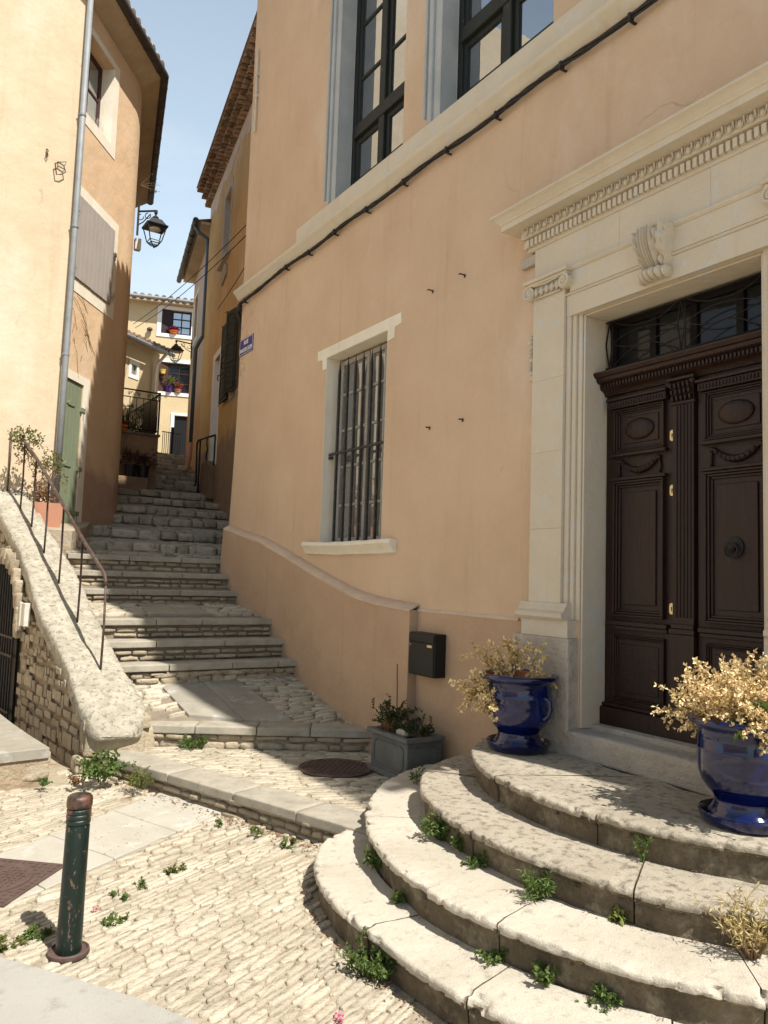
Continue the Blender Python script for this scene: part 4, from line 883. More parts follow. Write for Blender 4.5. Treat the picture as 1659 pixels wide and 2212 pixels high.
# ------------------------------------------------------------------ door
DX = -.22
def frD(s, d, z): return frF(s, DX+d, z)
door = MB(frD); door.box((2.34, -.06, .86), (3.60, -.02, 3.10)); door = door.build('door', M['wood'], house)
def panel(mb, a, b, c, d, h=.03, w=.035):
    """raised frame moulding + fielded panel between s a..b and z c..d"""
    for k, (o, hh) in enumerate(((0, h), (w*.35, h*.7), (w*.7, h*.35))):
        o2 = o+w*.35-.001
        mb.box((a+o, -.02, c+o), (b-o, hh, c+o2)); mb.box((a+o, -.02, d-o2), (b-o, hh, d-o)); mb.box((a+o, -.02, c+o2), (a+o2, hh, d-o2)); mb.box((b-o2, -.02, c+o2), (b-o, hh, d-o2))
for li, (a, b) in enumerate(((3.06, 3.60), (2.34, 2.885))):
    mb = MB(frD); a2, b2 = (3.115, 3.515) if li == 0 else (2.425, 2.825); c = (a2+b2)/2
    mb.box((a, -.02, .86), (b, .0, 3.05))
    panel(mb, a2, b2, 2.63, 2.93); mb.box((a2-.03, -.02, 2.935), (b2+.03, .05, 2.985)); mb.box((a2-.04, -.02, 2.987), (b2+.04, .065, 3.005))
    k = a2-.03
    while k < b2+.02: mb.box((k, .05, 2.945), (k+.011, .058, 2.975)); k += .022
    mb.box((a2+.055, -.02, 2.69), (b2-.055, .008, 2.87)); panel(mb, a2, b2, 1.54, 2.44, .035, .045); mb.box((a2+.07, -.02, 1.62), (b2-.07, .012, 2.36))
    panel(mb, a2, b2, .99, 1.42, .022, .03); mb.box((a2+.05, -.02, 1.05), (b2-.05, .006, 1.36))
    mb.box((a2-.03, -.02, 1.455), (b2+.03, .030, 1.48)); mb.box((a2-.035, -.02, 1.482), (b2+.035, .045, 1.51)); mb.box((a2-.02, -.02, 2.605), (b2+.02, .04, 2.627)); mb.box((a2-.02, -.02, 2.443), (b2+.02, .042, 2.462))
    lf = mb.build('door_leaf', M['wood'], door, bevel=.003)
    mb = MB(frD); mb.ball((c, .012, 2.78), (.115, .028, .072), 24, 10)
    mb.tube([(c+.150*math.sin(q), .012, 2.56-.085*math.cos(q)**2*.9+.02) for q in [(-1+2*i/16)*pi/2 for i in range(17)]], [.010+.012*math.cos(-pi/2+pi*i/16)**2 for i in range(17)], 8)
    for sg in (-1, 1): mb.ball((c+sg*.155, .015, 2.575), (.016, .014, .016), 8, 5); mb.tube([(c+sg*.155, .012, 2.57), (c+sg*.165, .012, 2.52), (c+sg*.16, .010, 2.475)], .008, 6)
    for i in range(9): q = (-1+2*i/8)*1.0; mb.ball((c+.12*q, .03, 2.50+.05*q*q), (.012, .010, .010), 6, 4)
    mb.build('carved_swag', M['wood'], door, smooth=True)
mb = MB(frD); mb.box((2.90, -.02, 1.46), (3.05, .022, 3.05))
for i in range(5): s = 2.922+i*.0245; mb.tube([(s, .024, 1.56), (s, .024, 2.88)], .0065, 6)
mb.box((2.885, -.02, 1.46), (3.062, .045, 1.49)); mb.box((2.895, -.02, 1.492), (3.053, .036, 1.52)); mb.box((2.89, -.02, .90), (3.058, .035, 1.458)); mb.box((2.885, -.02, 2.885), (3.062, .035, 2.90))
mb.build('center_pilaster', M['wood'], door, bevel=.002)
mb = MB(frD)
for r_ in range(3):
    for i in range(5): mb.ball((2.915+i*.031, .035+.010*r_, 2.925+r_*.038), (.012, .014, .022), 6, 5)
mb.box((2.875, .0, 3.035), (3.07, .06, 3.05))
for sg in (-1, 1): mb.ball((2.972+sg*.085, .055, 3.015), (.020, .016, .020), 8, 6)
mb.build('pilaster_capital', M['wood'], door, smooth=True, angle=50)
# transom cornice
mb = MB(frD); mb.sweep([(-.05, 3.04), (.02, 3.04), (.03, 3.06), (.045, 3.072), (.06, 3.078), (.07, 3.084), (.07, 3.116), (.09, 3.12), (.105, 3.13), (.11, 3.15), (.125, 3.155), (.14, 3.175), (.14, 3.186), (-.05, 3.19)], 2.34, 3.60)
k = 2.345
while k < 3.59: mb.box((k, .07, 3.087), (k+.014, .083, 3.113)); k += .026
k = 2.345
while k < 3.59: mb.ball((k+.01, .098, 3.130), (.007, .009, .008), 6, 4); k += .024
mb.build('transom_rail', M['wood'], door, smooth=True, angle=30)
mb = MB(frD); mb.box((2.34, -.02, .80), (3.60, .05, .94)); mb.box((2.34, -.02, .941), (3.60, .03, .965)); mb.build('kickboard', M['wood'], door, bevel=.006)
for i, (s, z) in enumerate(((3.066, 2.70), (3.066, 2.35), (3.068, 1.61))):
    mb = MB(frD); P = [(s+.017*math.cos(q)*(1), z+.033*(1 if math.sin(q) > 0 else -1)*.55+.017*math.sin(q)) for q in [2*pi*k/20 for k in range(20)]]
    mb.prism(P, lambda p: (p[0], .0, p[1]), lambda p: (p[0], .006, p[1])); o = mb.build('keyhole_plate', M['brass'], door)
    mb = MB(frD); mb.box((s-.003, .006, z-.014), (s+.003, .0068, z+.004)); mb.ball((s, .006, z+.006), (.006, .001, .006), 8, 4); mb.build('keyhole', M['black'], o)
kn = MB(frD); kn.add([(2.64+.062*math.cos(2*pi*k/28), d, 1.985+.062*math.sin(2*pi*k/28)) for d in (.005, .022) for k in range(28)], [tuple(range(28)), tuple(range(28, 56))]+[(k, (k+1) % 28, 28+(k+1) % 28, 28+k) for k in range(28)]); kn.ball((2.64, .035, 1.985), (.026, .028, .026), 12, 8)
kn.tube([(2.64+.040*math.sin(q), .045, 1.965-.040*math.cos(q)) for q in [2*pi*i/20 for i in range(21)]], .006, 6); kn.build('knocker', M['iron'], door, smooth=True, angle=40)
# fanlight
mb = MB(frD); mb.box((2.34, -.07, 3.19), (3.60, -.03, 3.235)); mb.box((2.34, -.07, 3.53), (3.60, -.03, 3.578))
for s in (2.34, 2.60, 2.915, 3.22, 3.55): mb.box((s, -.068, 3.235), (s+.05, -.032, 3.53))
mb.build('fanlight_frame', M['fanwood'], door, bevel=.003)
mb = MB(frD); mb.box((2.36, -.062, 3.20), (3.58, -.055, 3.57)); mb.build('fanlight_glass', M['glassdark'], door)
mb = MB(frD); D2 = .02; zm, zt, zb = 3.40, 3.560, 3.235
mb.tube([(2.345, D2, zt), (3.595, D2, zt)], .006, 5); mb.tube([(2.345, D2, zb), (3.595, D2, zb)], .006, 5)
for c in (3.565, 2.99, 2.415):
    for a, b in (((c, zt), (c+.028, zm)), ((c+.028, zm), (c, zb)), ((c, zb), (c-.028, zm)), ((c-.028, zm), (c, zt)), ((c-.028, zt), (c-.028, zb))): mb.tube([(max(2.345, min(3.595, a[0])), D2, a[1]), (max(2.345, min(3.595, b[0])), D2, b[1])], .0055, 5)
def arcc(p, q, sag):
    return [(p[0]+(q[0]-p[0])*t, D2, p[1]+(q[1]-p[1])*t+sag*4*t*(1-t)) for t in [i/12 for i in range(13)]]
for c0, c1 in ((3.54, 3.02), (2.96, 2.44)):
    cm = (c0+c1)/2
    for p, q, sg in (((c0, zt), (cm, 3.49), -.022), ((cm, 3.49), (c1, zt), -.03), ((c0, zm), (cm-.02, 3.455), .022), ((cm-.02, 3.455), (c1, zm), .012), ((c0, zm), (cm, 3.35), -.02), ((cm, 3.35), (c1, zm), -.006), ((c0, zb), (cm, 3.35), .022), ((cm, 3.35), (c1+.02, zb), .03)): mb.tube(arcc(p, q, sg), .0042, 5)
mb.build('fanlight_grille', M['iron'], door, smooth=True)
# ------------------------------------------------------------------ things on the main facade
t = thing('power_cable', 'twisted bundle of black cables clipped along the facade under the stone string course', 'cable', (3.8, 5, 5.4))
pts = []; zc = lambda s: 5.485 - .012*math.sin(s*4.3) - max(0, s-9.0)*.06
for k in range(4):
    P = []; s = .8; ph = k*pi/2; rad = .0125
    while s <= 9.9: a = s*7+ph+.8*math.sin(s*3); P.append((s, .05+rad*math.cos(a), zc(s)+rad*math.sin(a)*(1+.3*math.sin(s*9)))); s += .06
    mb = MB(frF); mb.tube(P, .0095, 5); mb.build('wire', M['cable'], t, smooth=True)
mb = MB(); mb.tube([(3.845, 9.85, 5.43), (3.86, 9.97, 5.36), (3.98, 10.0, 5.1), (4.05, 10.0, 4.6), (4.05, 10.02, 3.6)], .03, 6); mb.build('wire_drop', M['cable'], t, smooth=True)
for s in (9.69, 8.40, 7.79, 7.18, 6.51, 5.84, 5.17, 4.52, 3.81, 3.19, 2.5, 1.8):
    mb = MB(frF); mb.box((s-.010, 0, zc(s)-.040), (s+.010, .078, zc(s)-.028)); mb.box((s-.012, .03, zc(s)-.026), (s+.012, .074, zc(s)+.020)); mb.build('clip', M['cable'], t, bevel=.003)
# street sign
t = thing('street_sign', 'violet blue enamel street name plate at the far corner of the peach house', 'street sign', (3.88, 9.68, 4.82))
mb = MB(frF); mb.box((9.44, .0, 4.705), (9.90, .010, 4.935)); mb.build('plate', M['signblue'], t, bevel=.003)
mb = MB(frF)
for a in (('b', 9.45, 9.89, 4.714, 4.719), ('t', 9.45, 9.89, 4.921, 4.926), ('l', 9.885, 9.89, 4.72, 4.92), ('r', 9.45, 9.455, 4.72, 4.92)): mb.box((a[1], .0102, a[3]), (a[2], .0115, a[4]))
mb.build('border', M['signwhite'], t)
def text(body, size, loc, mat, parent, sx=1., ex=.001):
    cu = bpy.data.curves.new('txt', 'FONT'); cu.body = body; cu.size = size; cu.align_x = 'CENTER'; cu.extrude = ex; cu.offset = size*.022
    ob = bpy.data.objects.new('tmp', cu); COL.objects.link(ob); bpy.context.view_layer.update()
    dg = bpy.context.evaluated_depsgraph_get(); me = bpy.data.meshes.new_from_object(ob.evaluated_get(dg)); bpy.data.objects.remove(ob)
    org = ORG[parent.name]
    for v in me.vertices:
        x, y, z = v.co; v.co = Vector((loc[0]-z-.0, loc[1]-x*sx, loc[2]+y)) - org
    me.materials.clear(); me.materials.append(mat); o = bpy.data.objects.new('lettering', me); COL.objects.link(o); o.parent = parent; ORG[o.name] = org; return o
text('RUE', .082, (3.888, 9.67, 4.842), M['signwhite'], t, 1.0); text('FRANÇOIS  JULIEN', .075, (3.888, 9.67, 4.745), M['signwhite'], t, .72)
# letter box
t = thing('letter_box', 'black metal letter box hung on the orange base of the peach wall', 'letter box', (3.85, 5.25, 1.1))
mb = MB(frF); mb.box((5.04, .02, .945), (5.40, .135, 1.295)); mb.build('body', M['black'], t, bevel=.005)
mb = MB(frF); mb.box((5.05, .136, .955), (5.39, .141, 1.215)); mb.build('door', M['black'], t, bevel=.003)
mb = MB(frF); mb.box((5.045, .136, 1.222), (5.395, .146, 1.288)); mb.build('flap', M['black'], t, bevel=.004)
mb = MB(frF); mb.box((5.07, .1415, 1.185), (5.135, .144, 1.205)); mb.build('name_tag', M['brass'], t)
mb = MB(frF); mb.ball((5.375, .142, 1.19), (.010, .004, .010), 10, 5); mb.build('lock', M['zinc'], t)
# small iron hooks left in the plaster
for (s, z, lab) in ((5.39, 4.29, 'small rusty hook in the peach plaster, upper left of four'), (4.94, 4.29, 'small rusty hook in the peach plaster, upper right of four'), (5.38, 3.06, 'small rusty stub in the peach plaster, lower left of four'), (4.92, 3.06, 'small rusty stub in the peach plaster, lower right of four'), (4.66, .98, 'rusty bolt in the wall above the left blue pot')):
    mb = MB(frF); mb.tube([(s, -.01, z), (s, .045, z+.004), (s+.02, .05, z+.006)] if z > 4 else [(s, -.01, z), (s+.005, .04, z)], .0065, 6); mb.add([(s+.014*math.cos(q*.8), .0015, z-.005+.018*math.sin(q*.8)) for q in range(8)], [tuple(range(8))]); o = mb.build('wall_hook', M['rustiron']); tag(o, lab, 'hook', 'hooks in the peach wall')
mb = MB(frF); mb.tube([(9.72, .03, 9.1), (9.70, .03, 8.45), (9.70, .03, 7.86)], .014, 6); mb.box((9.67, 0, 8.38), (9.74, .045, 8.42)); mb.box((9.67, 0, 8.70), (9.74, .045, 8.74)); o = mb.build('white_rod', M['plastic']); tag(o, 'thin white rod fixed upright on the upper left of the peach facade', 'rod')
# ------------------------------------------------------------------ lead grey planter with plants
t = thing('window_box_planter', 'grey panelled rectangular planter with dark bushy plants, against the wall below the letter box', 'planter', (3.62, 5.25, .165))
mb = MB(); x0, x1, y0, y1 = 3.45, 3.80, 4.94, 5.50; zb = .165
mb.box((x0+.02, y0+.02, zb), (x1, y1-.02, zb+.31)); mb.box((x0-.005, y0-.005, zb+.005), (x1+.01, y1+.005, zb+.045)); mb.box((x0-.012, y0-.012, zb+.311), (x0+.04, y1+.012, zb+.345)); mb.box((x1-.03, y0-.012, zb+.311), (x1+.015, y1+.012, zb+.345)); mb.box((x0+.04, y0-.012, zb+.311), (x1-.03, y0+.04, zb+.344)); mb.box((x0+.04, y1-.04, zb+.311), (x1-.03, y1+.012, zb+.344))
def pfr(a, b, c, d, f):
    P = [(a+.035, c), (b-.035, c), (b, c+.035), (b, d-.035), (b-.035, d), (a+.035, d), (a, d-.035), (a, c+.035)]
    for i in range(8): mb.tube([f(*P[i]), f(*P[(i+1) % 8])], .006, 6)
pfr(y0+.07, y1-.07, zb+.08, zb+.27, lambda a, z: (x0+.018, a, z)); pfr(x0+.06, x1-.04, zb+.08, zb+.27, lambda a, z: (a, y0+.018, z))
mb.build('box', M['leadgrey'], t, bevel=.004)
mb = MB(); mb.box((x0+.04, y0+.04, zb+.2), (x1-.03, y1-.04, zb+.325)); mb.build('soil', M['soil'], t)
mb = MB(); rock(mb, (3.56, 5.13, .52), (.10, .13, .05), .8, .1, 6); o = mb.build('pebble', M['lime_rough'], smooth=True); tag(o, 'smooth pale pebble lying on the soil of the grey planter', 'pebble')
# ------------------------------------------------------------------ plants
def leaf(mb, p, d, up, L, W, fold=.25):
    """a small leaf of two facing triangles pairs"""
    d = d.normalized(); sd = d.cross(up); sd = sd.normalized() if sd.length > 1e-4 else Vector((1, 0, 0)); nn = sd.cross(d)
    a = p; b = p + d*L*.5 + sd*W*.5 + nn*W*fold; c = p + d*L; e = p + d*L*.5 - sd*W*.5 + nn*W*fold; m_ = p + d*L*.5
    o = len(mb.v); mb.v += [tuple(q) for q in (a, b, c, e, m_)]; mb.f += [(o, o+1, o+2, o+4), (o, o+4, o+2, o+3)]
def rv(): 
    while 1:
        v = Vector((U(-1, 1), U(-1, 1), U(-1, 1)))
        if .01 < v.length < 1: return v.normalized()
def branch(mbT, mbL, p, d, L, r, nseg=7, leafL=.02, leafW=.012, dens=3, droop=.0, wob=.25, start=.3, tipup=0, side=0):
    P = [p]; dd = d.normalized()
    for i in range(nseg):
        dd = (dd + rv()*wob*.5 + Vector((0, 0, -droop+tipup*i/nseg))).normalized(); q = P[-1]+dd*L/nseg; P.append(q)
        if i/nseg >= start:
            for _ in range(dens):
                t_ = R(); b = P[-2].lerp(q, t_); ld_ = (dd*.6 + rv()*.9).normalized(); leaf(mbL, b, ld_, rv(), leafL*U(.7, 1.25), leafW*U(.7, 1.25))
        if side and i > nseg*.3 and R() < side:
            sub = []; s_ = q; sd = (dd+rv()*.9).normalized()
            for j in range(3):
                s2 = s_+sd*L/nseg*.7; sub.append((s_, s2)); 
                for _ in range(dens): leaf(mbL, s_.lerp(s2, R()), (sd*.6+rv()*.9).normalized(), rv(), leafL*U(.7, 1.2), leafW*U(.7, 1.2))
                s_ = s2; sd = (sd+rv()*.3+Vector((0, 0, -droop))).normalized()
            mbT.tube([sub[0][0], sub[1][0], sub[2][1]], [r*.5, r*.4, r*.2], 3, False)
    mbT.tube(P, [r*(1-.75*i/nseg) for i in range(nseg+1)], 4, False); return P
def bush(c, rad, n, L, mL, mT, parent, name='foliage', leafL=.02, leafW=.012, dens=3, droop=.04, up=.6, wob=.3, nseg=6, side=.3, bias=None, start=.25):
    a, b = MB(), MB()
    for i in range(n):
        az = U(0, 2*pi); rr = rad*math.sqrt(R()); p = Vector((c[0]+rr*math.cos(az)*.5, c[1]+rr*math.sin(az)*.5, c[2]))
        d = Vector((math.cos(az)*U(.2, 1), math.sin(az)*U(.2, 1), up*U(.5, 1.5)))
        if bias: d += Vector(bias)
        branch(a, b, p, d, L*U(.6, 1.15), .0035, nseg, leafL, leafW, dens, droop, wob, start, 0, side)
    a.build('stems', mT, parent); return b.build(name, mL, parent)
bush((3.58, 5.36, .50), .10, 34, .20, M['darkleaf'], M['twig'], t, leafL=.022, leafW=.014, dens=5, up=1.1)
bush((3.62, 5.04, .50), .09, 26, .13, M['darkleaf'], M['twig'], t, leafL=.020, leafW=.013, dens=5, up=.9)
bush((3.55, 5.30, .49), .14, 14, .10, M['brownleaf'], M['twig'], t, name='dry_stems', leafL=.018, leafW=.01, dens=3, up=.8)
mb = MB(); mb.tube([(3.66, 5.40, .5), (3.67, 5.42, .8), (3.665, 5.425, 1.02)], .006, 5); mb.build('stake', M['twig'], t)
# ------------------------------------------------------------------ blue urns
def urn(loc, label, rot):
    t = thing('blue_urn', label, 'flower pot', loc, 'glazed blue urns on the doorstep')
    fr = lambda s, d, z: Vector((loc[0]+s*math.cos(rot)-d*math.sin(rot), loc[1]+s*math.sin(rot)+d*math.cos(rot), loc[2]+z))
    mb = MB(fr); mb.lathe([(0, .002), (.185, .002), (.198, .008), (.207, .035), (.212, .050), (.206, .056), (.198, .050), (.188, .022), (.0, .018)], (0, 0, 0), 48); mb.build('saucer', M['blue'], t, smooth=True, angle=50)
    mb = MB(fr); mb.lathe([(0, .022), (.168, .022), (.172, .038), (.163, .052), (.152, .062), (.143, .078), (.136, .098), (.136, .112), (.148, .130), (.172, .156), (.196, .192), (.209, .235), (.2145, .28), (.2145, .335), (.218, .340), (.218, .347), (.2145, .352), (.214, .40), (.215, .43), (.224, .445), (.246, .452), (.258, .462), (.262, .475), (.255, .488), (.236, .492), (.222, .482), (.214, .46), (.208, .42), (0, .42)], (0, 0, 0), 64); mb.build('body', M['blue'], t, smooth=True, angle=60)
    mb = MB(fr); mb.lathe([(.2225, .484), (.215, .470), (.2125, .46), (.2065, .432)], (0, 0, 0), 48); mb.f = mb.f[:-2]; mb.build('clay_lining', M['rawclay'], t, smooth=True)
    mb = MB(fr); mb.lathe([(0, .421), (.206, .425), (.19, .43), (0, .432)], (0, 0, 0), 24); mb.build('soil', M['soil'], t)
    for sg in (1, -1):
        mb = MB(fr); mb.tube([(sg*.205, 0, .345), (sg*.238, 0, .355), (sg*.262, 0, .335), (sg*.268, 0, .29), (sg*.256, 0, .25), (sg*.23, 0, .225), (sg*.198, 0, .225)], [.022, .019, .016, .015, .016, .020, .024], 10); mb.build('handle', M['blue'], t, smooth=True)
    return t
u1 = urn((3.60, 3.87, .648), 'blue glazed urn with sparse dry golden twigs, at the far left of the top step', math.radians(-85))
a, b = MB(), MB(); base = Vector((3.58, 3.90, 1.06))
for (dx, dy, dz, L, dr) in ((-.9, .55, .25, .42, .10), (-.8, .5, .45, .40, .09), (-.6, .6, .15, .36, .12), (-.9, .15, .1, .36, .16), (-.7, -.1, .3, .30, .14), (-.5, .4, .75, .34, .02), (-.35, .55, .8, .40, .03), (.1, .0, 1., .36, 0), (.05, .12, 1.1, .34, .0), (.15, -.2, .8, .34, .03), (-.1, -.3, .7, .30, .06), (.3, -.5, .35, .30, .08), (.2, -.55, .3, .32, .10), (-.45, .1, .6, .30, .06), (-1, .4, .0, .34, .14), (-.3, -.4, .1, .26, .18), (-.75, .55, .05, .34, .15), (-.95, .3, .3, .44, .13)):
    branch(a, b, base+Vector((U(-.05, .05), U(-.05, .05), 0)), Vector((dx, dy, dz)), L*.85, .0045, 9, .032, .020, 6, dr, .28, .35, 0, .6); branch(a, b, base+Vector((U(-.08, .08), U(-.08, .08), 0)), Vector((dx+U(-.3, .3), dy+U(-.3, .3), dz)), L*.7, .004, 8, .030, .018, 5, dr, .3, .3, 0, .5)
a.build('twigs', M['twig'], u1); b.build('dry_leaves', M['dead'], u1)
u2 = urn((3.50, 2.20, .648), 'blue glazed urn with dense golden dried shrub and some green ivy, nearest the right edge', math.radians(-99))
a, b = MB(), MB(); base = Vector((3.50, 2.20, 1.08))
for i in range(230):
    az = U(0, 2*pi); e = U(.25, 1.45) if R() < .9 else U(-.05, .3); L = U(.16, .34)
    d = Vector((math.cos(az)*math.cos(e), math.sin(az)*math.cos(e), math.sin(e)))
    branch(a, b, base+Vector((math.cos(az)*.05, math.sin(az)*.05, 0)), d, L, .0035, 7, .022, .014, 6, .0 if e > .3 else .05, .35, .2, 0, .5)
a.build('twigs', M['twig'], u2); b.build('dry_leaves', M['dead'], u2)
a, b = MB(), MB()
for i in range(9): branch(a, b, Vector((3.46+U(-.06, .06), 2.14+U(-.08, .03), 1.05)), Vector((-.4+U(-.4, .3), -.3+U(-.5, .3), .6)), .20, .003, 5, .050, .045, 2, .03, .4, .2)
a.build('ivy_stems', M['twig'], u2); b.build('ivy', M['green'], u2)
# ================================================================== LEFT HOUSE
lh = thing('yellow_house', 'sunlit yellow plastered house on the left with taupe shutter and sage green plank door', 'house', (1.82, 11.1, 2))
H_L = 9.80
L2u = Vector((L2B[0]-L2A[0], L2B[1]-L2A[1], 0)).normalized(); n3 = Vector((.974, -.228, 0)); u3 = Vector((.228, .974, 0))
def l2p(s): return Vector((L2A[0], L2A[1], 0)) + L2u*s
hol = [(.14, .96, 8.22, 9.42, .32), (.02, .64, 2.2, 4.36, .10)]
mb = MB(frL2); mb.wall(0, 1.72, 1.4, H_L, hol); mb.build('wall', M['L2wall'], lh)
# rounded far corner and the alley side
a0 = l2p(1.72); b0 = Vector((3.04, 12.68, 0))+u3*.30; c_ = Vector((3.04, 12.68, 0))
arc = [(1-t)**2*a0 + 2*t*(1-t)*c_ + t*t*b0 for t in [i/12 for i in range(13)]]; arc.append(c_+u3*4.7); arc.append(Vector((-3, 18, 0)))
mb = MB(); n = len(arc); mb.add([(p.x, p.y, z) for z in (1.4, 3.2, H_L) for p in arc], [(j*n+i, j*n+i+1, (j+1)*n+i+1, (j+1)*n+i) for j in range(2) for i in range(n-1)]); mb.build('alley_wall', M['L2wall'], lh, smooth=True, angle=40, weld=True)
mb = MB(frL1); mb.wall(0, 7.5, -.05, 12.2, []); mb.add([frL1(7.5, 0, -.05), frL1(7.5, 0, 12.2), frL1(7.5, -7, 12.2), frL1(7.5, -7, -.05)], [(0, 1, 2, 3)], raw=True)
mb.add([frL1(0, 0, 9.8), frL1(0, 0, 12.2), frL1(0, -7, 12.2), frL1(0, -7, 9.8)], [(0, 1, 2, 3)], raw=True); mb.build('street_wall', M['yellow'], lh)
# eaves: soffit, gutter, tiles
off = .26
def eave_path(o, z):
    k = []
    e0 = l2p(-.12)+Vector((.791, -.612, 0))*o; k.append((e0.x, e0.y, z))
    # corner of the two offset lines
    A_ = Matrix(((.791, -.612), (.974, -.228))); cc = A_.inverted() @ Vector((o, o)); k.append((3.04+cc.x, 12.68+cc.y, z))
    e1 = Vector((3.04, 12.68, 0))+u3*4.7+n3*o; k.append((e1.x, e1.y, z)); return k
i0, i1 = eave_path(-.1, 9.78), eave_path(off+.02, 10.02)
mb = MB(); mb.add(i0+i1+[(p[0], p[1], 10.10) for p in i1]+[(p[0], p[1], 10.10) for p in i0], [(0, 1, 4, 3), (1, 2, 5, 4), (3, 4, 7, 6), (4, 5, 8, 7), (6, 7, 10, 9), (7, 8, 11, 10)]); mb.build('soffit', M['eaveboard'], lh)
mb = MB(); gp = eave_path(off+.07, 10.06); A0, A1, A2 = map(Vector, gp); mb.tube([A0, A1-(A1-A0).normalized()*.02, A1, A1+(A2-A1).normalized()*.02, A2], .075, 10)
for (p, q) in ((A0, A1), (A1, A2)):
    L = (q-p).length; k = .35
    while k < L: c = p+(q-p)*(k/L); dd = (q-p).normalized(); mb.tube([c-dd*.012, c+dd*.012], .082, 10); k += .55
mb.build('gutter', M['gutter'], lh, smooth=True, angle=50)
mb = MB()
rf = [eave_path(off, 10.1), eave_path(-2.2, 10.9)]
mb.add(rf[0]+rf[1], [(0, 1, 4, 3), (1, 2, 5, 4)])
for (p, q, nn) in ((Vector(rf[0][0]), Vector(rf[0][1]), Vector((-.791, .612, 0))), (Vector(rf[0][1]), Vector(rf[0][2]), -n3)):
    L = (q-p).length; k = .1
    while k < L-.05: c = p+(q-p)*(k/L); mb.tube([c-nn*.06+Vector((0, 0, .05+U(0, .03))), c+nn*.5+Vector((0, 0, .24))], [.085, .075], 8); k += .2
mb.build('roof', M['tile'], lh, smooth=True, angle=40)
# surrounds
def band(mb, s0, s1, z0, z1, a, b, c, d, t=.008):   # frame a..b,c..d hole
    mb.box((s0, 0, z0), (a, t, z1)); mb.box((b, 0, z0), (s1, t, z1)); mb.box((a, 0, d), (b, t, z1)) if z1 > d else 0; mb.box((a, 0, z0), (b, t, c)) if c > z0 else 0
mb = MB(frL2); band(mb, .03, 1.13, 8.05, 9.52, .14, .96, 8.22, 9.42)
mb.box((.1405, -.31, 8.217), (.9595, .0075, 8.222)); mb.box((.957, -.31, 8.2225), (.9605, .0075, 9.42)); mb.build('window_surround', M['cream'], lh)
mb = MB(frL2); band(mb, .0, 1.42, 5.60, 7.13, .12, 1.27, 5.78, 6.98); mb.build('shutter_surround', M['cream'], lh)
mb = MB(frL2); band(mb, -.02, .82, 2.3, 4.48, .02, .64, 2.2, 4.36); mb.build('door_surround', M['cream'], lh)
pane_grid('window', frL2, lh, .15, .95, 8.23, 9.41, -.19, M['redwood'], M['glass'], 2, (8.85,), .06, .035)
t = MB(frL2)
for i in range(34):
    s = .16+i*.024
    for dd in (-.06, -.02): t.tube([(s, dd, 8.22), (s+U(-.02, .02), dd+U(-.03, .05), 8.34+U(0, .03))], .0016, 3)
t.build('pigeon_spikes', M['plastic'], lh)
def planks(name, fr, parent, s0, s1, z0, z1, d, mat, n, hinge=True, th=.03):
    mb = MB(fr); w = (s1-s0)/n
    for i in range(n): mb.box((s0+i*w+.003, d, z0+U(0, .006)), (s0+(i+1)*w-.003, d+th, z1))
    mb.box((s0+.005, d-.005, z0+.01), (s1-.005, d+th*.6, z1-.01)); o = mb.build(name, mat, parent, bevel=.002); return o
sh = planks('shutter', frL2, lh, .125, 1.265, 5.79, 6.97, .0, M['shut_grey'], 9)
mb = MB(frL2)
for s, z in ((.10, 6.75), (.10, 5.93), (1.30, 6.6), (1.30, 5.95)): mb.box((s-.025, .0, z-.03), (s+.025, .05, z+.03)); mb.box((s-.012, .03, z-.09), (s+.012, .045, z-.03))
mb.build('hinge', M['shut_grey'], sh)
dr = planks('green_door', frL2, lh, .025, .635, 2.30, 4.35, -.05, M['shut_green'], 6, th=.035)
for z in (4.02, 3.16):
    mb = MB(frL2); mb.prism([(.22, z), (.27, z+.025), (.30, z+.045), (.36, z+.045), (.39, z+.03), (.44, z+.012), (.44, z-.012), (.38, z-.02), (.26, z-.02)], lambda p: (p[0], -.016, p[1]), lambda p: (p[0], -.002, p[1])); mb.build('strap_plate', M['shut_green'], dr)
for z in (4.0, 3.14, 2.5):
    mb = MB(frL2); mb.box((.60, -.02, z-.03), (.71, .02, z+.03)); mb.box((.66, .0, z-.14), (.675, .012, z-.0301)); mb.build('hinge', M['shut_green'], dr)
# rainwater pipe with collars
mb = MB(frL2); mb.tube([(-.035, .065, 12.0), (-.035, .065, 6), (-.05, .07, 4.5), (-.07, .075, 2.25)], .041, 16); pipe = mb.build('downpipe', M['zinc'], lh, smooth=True)
for z in (8.05, 6.43, 4.62): mb = MB(frL2); mb.lathe([(.042, z-.02), (.047, z-.018), (.049, z), (.047, z+.018), (.042, z+.02)], (-.038 if z > 5 else -.048, .066, 0), 16); mb.box((-.06, -.0, z-.008), (-.02, .02, z+.008)); mb.build('collar', M['zinc'], pipe, smooth=True, angle=40)
